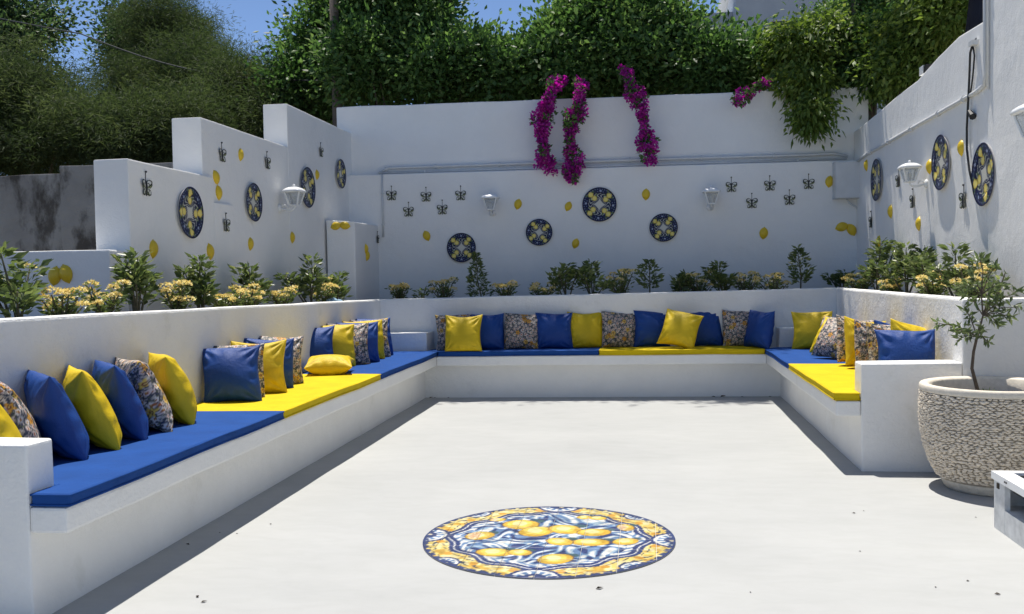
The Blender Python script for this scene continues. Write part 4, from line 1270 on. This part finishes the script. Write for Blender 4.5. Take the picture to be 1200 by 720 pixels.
# ------------------------------------------------------------------ shrubs in the planters
def shrub(label, pos, h, wd, kind, seed, group):
    rs = np.random.RandomState(seed)
    e = empty('planted_shrub', pos, 0, label, 'shrub', group)
    bm = bmesh.new()
    P, D, T = [], [], []
    ns = {'leafy': 5, 'flower': 9, 'sparse': 3, 'conic': 1, 'tree': 1}[kind]
    for k in range(ns):
        a = 2 * PI * (k + rs.rand() * .6) / ns
        sp = wd * .5 * rs.uniform(.3, 1.15) * (0 if kind in ('conic', 'tree') else 1)
        hh = h * rs.uniform(.50, 1.0) if k else h
        if kind == 'flower': hh *= .92
        p0 = Vector((rs.uniform(-.02, .02), rs.uniform(-.02, .02), -.03))
        p1 = Vector((math.cos(a) * sp * .55, math.sin(a) * sp * .55, hh * .5)); p2 = Vector((math.cos(a) * sp, math.sin(a) * sp, hh * .93))
        if k == 0 and kind != 'flower': p2 = Vector((rs.uniform(-.07, .07), rs.uniform(-.05, .05), hh * .95)); p1 = p2 * .5 + Vector((rs.uniform(-.03, .03), 0, 0))
        tube(bm, [p0, p1, p2], [.011, .008, .004], 6)
        T.append(p2)
        m = {'leafy': 62, 'flower': 46, 'sparse': 26, 'conic': 300, 'tree': 200}[kind]
        for q in range(int(m * max(.6, h / .4))):
            t = {'leafy': .30 + .76 * rs.rand() ** .55, 'tree': rs.uniform(.35, 1.05)}.get(kind, rs.uniform(.18, 1.05))
            c = p0.lerp(p1, t * 2) if t < .5 else p1.lerp(p2, t * 2 - 1)
            an = rs.uniform(0, 2 * PI)
            sd = {'leafy': .02 + .10 * wd, 'flower': .16 * wd, 'sparse': .04, 'conic': .40 * wd * (1.1 - t), 'tree': .34 * wd * math.sin(PI * min(1, max(.1, (t - .2) / .85)))}[kind] * rs.rand() ** .6
            d = np.array([math.cos(an), math.sin(an), rs.uniform(-.1, .9)])
            P.append((c.x + d[0] * sd, c.y + d[1] * sd, c.z + rs.normal() * .012)); D.append(d)
    obj('stems', bm, 'green_stem', e)
    ll = {'leafy': .085, 'flower': .052, 'sparse': .07, 'conic': .06, 'tree': .07}[kind]
    link(bpy.data.objects.new('foliage', leaves(rs, np.array(P), np.array(D), ll, ll * .42, 'leaf_shrub', name='foliage')), e)
    if kind == 'flower' or (kind == 'leafy' and rs.rand() < .35):
        for t in (T if kind == 'flower' else T[1:3]):
            d = rs.normal(size=(60 if kind == 'flower' else 30, 3)); d[:, 2] = np.abs(d[:, 2]); d /= np.linalg.norm(d, axis=1, keepdims=True)
            k_ = rs.uniform(.6, 1.05)
            link(bpy.data.objects.new('flower_head', leaves(rs, np.array(t) + d * np.array([.045, .045, .026]) * k_ + np.array([0, 0, .01]), d + rs.normal(size=d.shape) * .5, .021, .018, 'petal_yellow', name='flower_head')), e)
    return e
sd = 100
SL = (  # pixel column, top row, width, kind, planter plane, label
    (20, 292, 64, 'leafy', -3.72, 'large leafy shrub with several bare stems before the low wall'),
    (73, 337, 40, 'flower', -3.66, 'low yellow-flowered bush below the pair of lemons on the low wall'),
    (121, 328, 42, 'flower', -3.72, 'flat-topped yellow-flowered bush beside the end of the low wall'),
    (161, 299, 46, 'leafy', -3.72, 'upright leafy shrub at the foot of the lowest step'),
    (207, 328, 26, 'flower', -3.66, 'small yellow-flowered bush between two upright shrubs by the lowest step'),
    (237, 304, 40, 'leafy', -3.74, 'upright shrub with a dark tip under a ceramic lemon'),
    (265, 340, 30, 'flower', -3.64, 'low yellow-flowered bush next to the dark-tipped shrub'),
    (297, 313, 38, 'leafy', -3.80, 'leafy shrub rising behind yellow flowers at the middle step'),
    (291, 333, 30, 'flower', -3.62, 'yellow-flowered bush in front of the middle-step leafy shrub'),
    (330, 335, 32, 'flower', -3.64, 'yellow-flowered bush below the stepped wall lantern'),
    (363, 302, 44, 'leafy', -3.74, 'tall leafy shrub beside the pier, near the blue pebble bag'),
    (381, 331, 22, 'flower', -3.64, 'small flowering bush at the blue pebble bag'),
    (394, 319, 32, 'leafy', -3.70, 'leafy shrub in front of the pier'))
for px, ty, wpx, kd, X_, lb in SL:
    q = at(px, 345, 0, X_); zs_ = zpl(0, q.y) - .085
    b_ = at(px, 345, 1, q.y); top = at(px, ty, 1, q.y)
    dist = (q - EYE).dot(Fv)
    shrub(lb, (X_, q.y, zs_), top.z - zs_, 1.25 * wpx * dist / FPX, kd, sd, 'shrubs in the sunny planters'); sd += 1
SBK = ((468, 332, 24, 'flower', 'low flowering bush in the shade beside the pier'), (497, 334, 26, 'sparse', 'thin sparse seedling in the shade between two flowering bushes'),
       (520, 325, 22, 'flower', 'flowering bush in the shade below the lowest plate'), (565, 297, 34, 'conic', 'tall cone-shaped shrub with a thin tip beside the lowest plate'),
       (593, 329, 24, 'flower', 'orange-flecked bush at the foot of the cone-shaped shrub'), (635, 331, 24, 'flower', 'low flowering bush below the smallest plate'),
       (664, 311, 34, 'leafy', 'spreading leafy shrub below the biggest plate'), (694, 308, 36, 'leafy', 'dense dark shrub with a raised tip below the biggest plate'),
       (728, 313, 26, 'flower', 'yellow-budded bush between two dense dark shrubs'), (762, 305, 34, 'tree', 'round-headed shrub under the plate with a lemon above'),
       (801, 321, 22, 'leafy', 'small leafy shrub next to a yellow-tipped bush in shade'), (818, 316, 24, 'flower', 'yellow-tipped bush below the lantern by the junction box'),
       (848, 309, 34, 'leafy', 'dark leafy shrub below the butterflies by the junction box'), (874, 317, 28, 'flower', 'broad flowering bush beside the dark leafy shrub'),
       (908, 319, 28, 'flower', 'low round flowering bush beside the little standard tree'), (939, 292, 30, 'tree', 'little standard tree with a bare stem in the shaded planter'))
for px, ty, wpx, kd, lb in SBK:
    q = atb(px, 345, 11.93); top = atb(px, ty, 11.93)
    shrub(lb, (q.x, q.y, 1.125), top.z - 1.125, 1.2 * wpx * 12.2 / FPX, kd, sd, 'shrubs in the shaded back planter'); sd += 1
SRT = ((985, 318, 30, 'leafy', 2.52, 'dark leafy shrub in the corner by the junction box pipe'), (1008, 318, 26, 'flower', 2.50, 'yellow-flowered bush in the corner of the side wall planter'),
       (1029, 282, 34, 'leafy', 2.58, 'tallest shrub by the side wall, in front of a lemon'), (1046, 328, 18, 'flower', 2.48, 'small flowering tuft between two tall shrubs at the side wall'),
       (1064, 287, 34, 'leafy', 2.58, 'pale-tipped upright shrub by the side wall'), (1084, 299, 30, 'leafy', 2.56, 'leafy shrub beside the yellow heads at the side wall'),
       (1094, 318, 30, 'flower', 2.50, 'bush with a row of yellow heads at the side wall'), (1124, 289, 50, 'leafy', 2.60, 'broad bushy shrub behind the potted tree'),
       (1140, 308, 44, 'flower', 2.52, 'bush with big yellow heads behind the potted tree'), (1176, 318, 40, 'sparse', 2.58, 'sparse plant at the end of the side wall planter'))
for px, ty, wpx, kd, X_, lb in SRT:
    q = at(px, 340, 0, X_); top = at(px, ty, 1, q.y); zs_ = ZP - .065
    dist = (q - EYE).dot(Fv)
    shrub(lb, (X_, max(q.y, YRE + PT + .12), zs_), top.z - zs_, 1.25 * wpx * dist / FPX, kd, sd, 'shrubs in the sunny planters'); sd += 1
q = at(386, 348, 0, -3.6)
bm = bmesh.new()
for dx, dy, r_ in ((0, 0, .075), (.05, .07, .06), (-.03, .12, .055)):
    bmesh.ops.create_icosphere(bm, subdivisions=3, radius=r_, matrix=Matrix.Translation((dx, dy, r_ * .6)) @ Matrix.Diagonal((1, 1.2, .75, 1)))
for v in bm.verts: v.co += mnoise.noise_vector(v.co * 22) * .012
o = obj('plastic_bag', bm, 'pale_blue_glass', smooth=True); o.location = (-3.57, q.y, zpl(0, q.y) - .06)
tag(o, 'crumpled pale blue bag lying on the soil by the pier', 'bag')

# ------------------------------------------------------------------ potted olive
rs = np.random.RandomState(77)
stem0 = Vector((PC.x - .09, PC.y - .02, .60))
e = empty('olive_tree', stem0, 0, 'slender young olive tree growing in the pebbled pot', 'tree')
def pp(x, y, off=0.): return at(x, y, 1, PC.y - .02 + off) - stem0
main = [Vector((0, 0, 0)), pp(1139, 432), pp(1141, 412), pp(1145, 395), pp(1152, 370), pp(1150, 345), pp(1152, 318)]
bm = bmesh.new(); tube(bm, main, [.014, .011, .010, .009, .006, .005, .003], 8)
tw = [(3, (1120, 388), -.05), (3, (1100, 379), .0), (3, (1130, 360), .08), (4, (1170, 350), -.05), (4, (1192, 342), .05), (4, (1165, 330), .1), (4, (1185, 372), -.1), (4, (1170, 380), .1), (5, (1138, 325), .0), (5, (1168, 310), .05), (5, (1180, 335), -.08), (4, (1130, 345), -.1), (3, (1120, 400), .05), (3, (1158, 402), -.1), (4, (1195, 360), .0), (6, (1146, 303), 0.), (5, (1125, 335), .1), (4, (1160, 355), .15), (3, (1150, 385), -.12)]
Pl, Dl = [], []
for i, (x, y), off in tw:
    t = pp(x, y, off); s = main[i]; m = s.lerp(t, .5) + Vector((0, 0, .025))
    tube(bm, [s, m, t], [.0045, .0035, .0018], 5)
    ln = (t - s).length
    for k in range(int(12 + 105 * ln)):
        u = rs.uniform(.25, 1.05)
        c = s.lerp(m, u * 2) if u < .5 else m.lerp(t, u * 2 - 1)
        d = np.array((t - s).normalized()) * .7 + rs.normal(size=3) * .9; d[2] -= .25
        Pl.append(np.array(c) + rs.normal(size=3) * .006); Dl.append(d)
obj('trunk', bm, 'bark', e)
link(bpy.data.objects.new('crown', leaves(rs, np.array(Pl), np.array(Dl), .060, .019, 'leaf_olive', name='crown')), e)
rs = np.random.RandomState(5)
P = np.column_stack([rs.normal(size=(60, 2)) * .025, np.zeros(60)]); D = np.column_stack([rs.normal(size=(60, 2)) * .5, np.ones(60)])
o = link(bpy.data.objects.new('weed_tuft', leaves(rs, P, D, .06, .012, 'leaf_shrub', name='weed_tuft'))); o.location = (stem0.x + .03, stem0.y - .03, .615)
tag(o, 'small green weed at the base of the olive stem', 'weed')

# ------------------------------------------------------------------ trees and hedge
def blob(px, py, Y, rpx, rpy, ry):
    c = at(px, py, 1, Y); k = (c - EYE).dot(Fv) / FPX
    return ((c.x, c.y, c.z), (rpx * k, ry, rpy * k))
GH, GF = 'shrubby trees over the hedge wall', 'feathery trees behind the concrete wall'
gz = -.25
def T(name, label, bl, *a, gx=None, **k):
    b0 = bl[0][0]
    return tree(name, label, (gx if gx is not None else b0[0], b0[1] + .1, gz), bl, *a, **k)
# feathery trees
for lb, bl, n_, s in (
    ('feathery olive-green tree overhanging the grey concrete wall', [blob(20, 125, 13.5, 70, 62, 1.3), blob(85, 155, 13.2, 50, 42, 1.1), blob(15, 170, 13.4, 60, 40, 1.0)], 270, 1),
    ('tall feathery tree with a rounded top standing behind the others', [blob(200, 42, 18, 32, 46, 1.5), blob(172, 122, 17, 50, 46, 1.5), blob(240, 105, 17, 48, 52, 1.4)], 430, 2),
    ('lower feathery tree behind the middle step of the wall', [blob(292, 112, 15.5, 42, 44, 1.1), blob(330, 140, 15, 40, 38, 1.0)], 170, 3),
    ('bushy feathery tree filling the gap above the lowest step', [blob(150, 165, 13, 50, 38, .9), blob(215, 150, 13.5, 40, 40, .9)], 160, 4)):
    T('feathery_tree', lb, bl, int(n_ * 1.5), 300, .19, .10, .011, wild=1.05, mat='leaf_feather', seed=200 + s, droop=.1, group=GF, r0=.16, shell=.3, n_limbs=7)
T('broadleaf_tree', 'dark broadleaf tree rising above the feathery trees by the concrete wall', [blob(14, 10, 21, 34, 40, 1.6), blob(-20, 70, 20, 60, 70, 1.6)], 190, 130, .30, .13, .07, 'leaf_dark', seed=211, r0=.2)
T('broadleaf_tree', 'dark small-crowned tree just showing behind the tall feathery tree', [blob(160, 28, 24, 10, 16, 1.3), blob(165, 60, 23, 20, 24, 1.3)], 90, 130, .30, .13, .07, 'leaf_dark', seed=213, r0=.2)
T('broadleaf_tree', 'broadleaf tree with lighter leaves behind the utility pole', [blob(382, 60, 15.8, 28, 48, 1.0), blob(358, 108, 15.2, 28, 32, .9), blob(410, 8, 16, 30, 40, 1.0)], 190, 130, .23, .10, .055, 'leaf_hedge', seed=214, r0=.15)
HG = (
    ('shrubby tree beside the utility pole, its crown out of view', [blob(440, 72, 14.2, 50, 46, .8), blob(455, -5, 14.8, 50, 55, 1.0)], 260),
    ('shrubby tree spilling over the plain stretch of wall by the pole', [blob(512, 82, 14.1, 44, 38, .7), blob(490, 25, 14.6, 34, 38, .9)], 210),
    ('lower shrubby tree below the gap of blue sky', [blob(592, 90, 14.2, 46, 28, .7), blob(565, 75, 14.5, 26, 26, .6)], 190),
    ('shrubby tree behind the twin strands of magenta flowers', [blob(668, 75, 14.2, 42, 46, .7), blob(685, 35, 14.6, 28, 34, .8)], 200),
    ('shrubby tree behind the single strand of magenta flowers', [blob(745, 65, 14.2, 46, 52, .7), blob(735, 18, 14.7, 40, 38, .9)], 220),
    ('shrubby tree in front of the grey house', [blob(830, 80, 14.2, 46, 34, .7), blob(790, 45, 14.6, 26, 26, .7), blob(880, 75, 14.6, 26, 26, .6)], 200))
for i, (lb, bl, n_) in enumerate(HG):
    T('shrubby_tree', lb, bl, n_, 120, .19, .10, .056, 'leaf_hedge', seed=230 + i, group=GH, r0=.09, shell=.5)
GP = 'drooping trees by the junction box corner'
for i, (lb, bl, n_, mt, hg, cr) in enumerate((
    ('drooping tree whose lowest spray hangs over the hedge wall', [blob(936, 60, 13.6, 30, 24, .35), blob(946, 98, 13.2, 15, 16, .12), blob(952, 130, 12.95, 7, 22, .06), blob(972, 50, 13.9, 26, 24, .4)], 240, 'leaf_pepper', .9, .12),
    ('drooping tree hanging into the corner of hedge wall and side wall', [blob(1018, 60, 13.9, 36, 38, .5), blob(1026, 92, 13.5, 12, 22, .25), blob(1006, 82, 13.7, 14, 22, .3)], 230, 'leaf_hedge', .6, .15),
    ('bright green tree behind the floodlight and side wall', [blob(1075, 50, 13.2, 42, 36, .8), blob(1065, 80, 12.9, 26, 24, .5), blob(1110, 15, 12.5, 34, 42, .8)], 250, 'leaf_pepper', .4, .17),
    ('tall green tree with its crown above the drooping ones', [blob(1000, 28, 15.5, 44, 22, 1.0), blob(1060, -20, 15.5, 60, 42, 1.2)], 190, 'leaf_hedge', .2, .2))):
    T('drooping_tree', lb, bl, n_, 110, cr, .09, .044, mt, seed=250 + i, group=GP, r0=.10, hang=hg, droop=.2, shell=.4)
# tall shade trees whose crowns close over the wall above the frame and dapple the back bench
for i, (lb, x, y, zt) in enumerate((('tall shade tree behind the hedge nearest the utility pole', -3.2, 14.6, 9.0), ('tall shade tree behind the hedge above the biggest plate', -.4, 14.9, 9.6), ('tall shade tree behind the hedge near the junction box', 2.3, 14.7, 9.2))):
    tree('shade_tree', lb, (x + (1.1 if x > 2 else 0), y + .8, gz), [((x, 13.85, zt), (1.5, .42, .8)), ((x + .9, 13.75, zt - .6), (1.0, .40, .5))], 46, 90, .16, .12, .06, 'leaf_dark', 270 + i, r0=.13, top=(x + (1.0 if x > 2 else 0), y + .4, 7.6), n_limbs=10, group='tall shade trees behind the hedge')

# bougainvillea strands
def strand(label, path, wd, seed, dense=1.0, leafy=.2):
    rs = np.random.RandomState(seed)
    pts = [atb(x, y, YW - d) for x, y, d in path]
    e = empty('bougainvillea_vine', pts[0], 0, label, 'vine', 'bougainvillea hanging over the hedge wall')
    q0 = pts[0]
    bm = bmesh.new()
    tube(bm, [p - q0 for p in pts], [.012] + [.007] * (len(pts) - 2) + [.003], 6)
    obj('stem', bm, 'green_stem', e)
    FP, FD, LP_, LD = [], [], [], []
    L = np.array([(b_ - a).length for a, b_ in zip(pts, pts[1:])]); cum = np.concatenate([[0], np.cumsum(L)])
    ncl = int(cum[-1] * 170 * dense)
    for k in range(ncl):
        s = rs.uniform(0, cum[-1]); i = min(len(L) - 1, int(np.searchsorted(cum, s) - 1)); i = max(i, 0)
        c = np.array(pts[i].lerp(pts[i + 1], (s - cum[i]) / L[i]) - q0)
        ww = wd * (.75 + .5 * math.sin(s * 9 + seed))
        c = c + np.array([rs.uniform(-.62, .62) * ww, rs.normal() * .05, rs.normal() * .03])
        c[1] = min(c[1], c[1] - abs(rs.normal()) * .02)
        m = 16
        d = rs.normal(size=(m, 3)); d /= np.linalg.norm(d, axis=1, keepdims=True)
        tgt = (FP, FD) if rs.rand() > leafy else (LP_, LD)
        tgt[0].append(c + d * .020); tgt[1].append(d + rs.normal(size=(m, 3)) * .4)
    link(bpy.data.objects.new('flowers', leaves(rs, np.concatenate(FP), np.concatenate(FD), .040, .038, 'petal_magenta', name='flowers', shape=.55)), e)
    link(bpy.data.objects.new('leaves', leaves(rs, np.concatenate(LP_), np.concatenate(LD), .055, .032, 'leaf_hedge', name='leaves')), e)
strand('magenta strand on the outer side of the pair, swinging wide at its top', [(655, 92, -.20), (649, 104, .06), (641, 122, .16), (634, 145, .13), (637, 172, .11), (641, 201, .10)], .18, 1, 1.2)
strand('magenta strand reaching lowest, inner one of the pair', [(682, 96, -.20), (680, 110, .08), (676, 128, .15), (667, 158, .12), (672, 188, .10), (670, 213, .10)], .17, 2, 1.2, .28)
strand('single magenta strand hanging alone beside the pair', [(733, 84, -.20), (742, 104, .08), (750, 122, .14), (757, 155, .11), (761, 191, .10)], .17, 3, 1.0, .22)
strand('short magenta tuft on the wall top by the drooping tree', [(905, 95, -.05), (888, 102, .08), (874, 112, .12), (862, 121, .12)], .12, 4, .6, .4)

# ------------------------------------------------------------------ background
e = empty('grey_house', (5, 26, -.25), 0, 'grey-blue house standing far behind the hedge', 'house')
hx = at(805, 10, 1, 26).x
for nm, mt, a in (('wall', 'house_wall', (0, 7.5, 0, 6, 0, 9.6)), ('side_wing', 'house_wall', (-1.6, -.01, 1, 6, 0, 8.9)), ('roof', 'white_plastic', (-.2, 7.7, -.2, 6.2, 9.601, 9.8))):
    b_ = bmesh.new(); bx(b_, hx - 5 + 1.3 + a[0], hx - 5 + 1.3 + a[1], a[2], a[3], a[4], a[5]); obj(nm, b_, mt, e, bevel=.03)
for k in range(3):
    b_ = bmesh.new(); x_ = hx - 5 + 2.2 + k * 2.0; bx(b_, x_, x_ + .9, -.04, -.002, 6.9, 8.3); w_ = obj('window', b_, 'dark_metal', e)
    b_ = bmesh.new()
    for q in ((x_ - .06, x_ - .002, 6.84, 8.36), (x_ + .902, x_ + .96, 6.84, 8.36), (x_, x_ + .9, 8.302, 8.36), (x_, x_ + .9, 6.84, 6.898)): bx(b_, q[0], q[1], -.07, -.003, q[2], q[3])
    obj('frame', b_, 'white_plastic', w_)
p = at(393, 100, 1, 14.0)
e = empty('utility_pole', (p.x, 14.0, gz), 0, 'weathered wooden utility pole at the end of the hedge wall', 'pole')
bm = bmesh.new(); tube(bm, [(0, 0, 0), (.02, 0, 4), (.0, 0, 8.5)], [.085, .075, .06], 12); obj('post', bm, 'weathered_timber', e, smooth=True)
bm = bmesh.new(); bx(bm, -.6, .6, -.09, -.07 + .0, 8.0, 8.12); obj('crossarm', bm, 'weathered_timber', e, bevel=.01)
a, b_ = Vector((p.x, 14.0, 7.6)), at(60, 25, 1, 17)
for lb, A, B in (('black overhead cable running past the sky gap to the utility pole', at(95, 40, 1, 16), at(385, 95, 1, 14.1)), ('black overhead cable slanting above the hedge', Vector((p.x + .02, 13.95, 7.4)), at(440, 20, 1, 13.2) + Vector((6, 2, 2)))):
    ext = (A - B) * .6 if 'gap' in lb else Vector()
    bm = bmesh.new(); pts = [A + ext] + [A.lerp(B, t) - Vector((0, 0, .25 * math.sin(PI * t))) for t in np.linspace(0, 1, 12)]
    if not ext.length: pts = pts[1:]
    tube(bm, [q - pts[0] for q in pts], .012, 6); o = obj('overhead_cable', bm, 'black_rubber'); o.location = pts[0]
    tag(o, lb, 'cable')

# ------------------------------------------------------------------ litter on the floor
rs = random.Random(9)
bm = bmesh.new()
vs = [bm.verts.new(q) for q in ((0, 0, .001), (.012, .007, .006), (.03, .001, .003), (.013, -.008, .007))]
bm.faces.new(vs); bmesh.ops.solidify(bm, geom=bm.faces[:], thickness=.0015)
o0 = obj('dry_leaf', bm, 'dry_leaf'); LFM = o0.data; bpy.data.objects.remove(o0)
spots = [(222, 639, 1.0), (232, 701, 1.0), (235, 707, 1.1), (317, 614, .8), (276, 626, .6), (1003, 602, .8), (1011, 599, .5), (698, 691, 1.4), (1173, 697, 1.1), (1136, 681, .7), (256, 625, .5), (1009, 647, .5), (1097, 688, .6), (1145, 607, .5), (880, 694, .5), (503, 467, 2.2), (510, 466.5, 1.6), (843, 463.5, 3.0), (838, 464, 1.8), (866, 463, 1.6), (902, 463, 1.5), (742, 466, 1.3), (526, 467, 1.3)]
for x, y, s in spots:
    q = at(x, y, 2, .0)
    if q.y > 11.1: q.y = bky(q.x, YB + OH) - .05
    o = link(bpy.data.objects.new('dry_leaf', LFM)); o.location = (q.x, q.y, .001); o.rotation_euler = (0, 0, rs.uniform(0, 6)); o.scale = (s, s, s)
    where = 'in the shade strip of the long bench' if x < 330 and y < 650 else 'on sunlit floor near the long bench' if x < 330 else 'beside the rim of the lemon medallion' if x == 698 else 'on sunlit floor between medallion and pebbled pot'
    tag(o, 'dark crumb of dry leaf ' + where if y > 480 else 'dark dry leaf swept against the foot of the back bench', 'leaf', 'dry leaf crumbs on the floor' if y > 480 else 'dry leaves along the back bench')
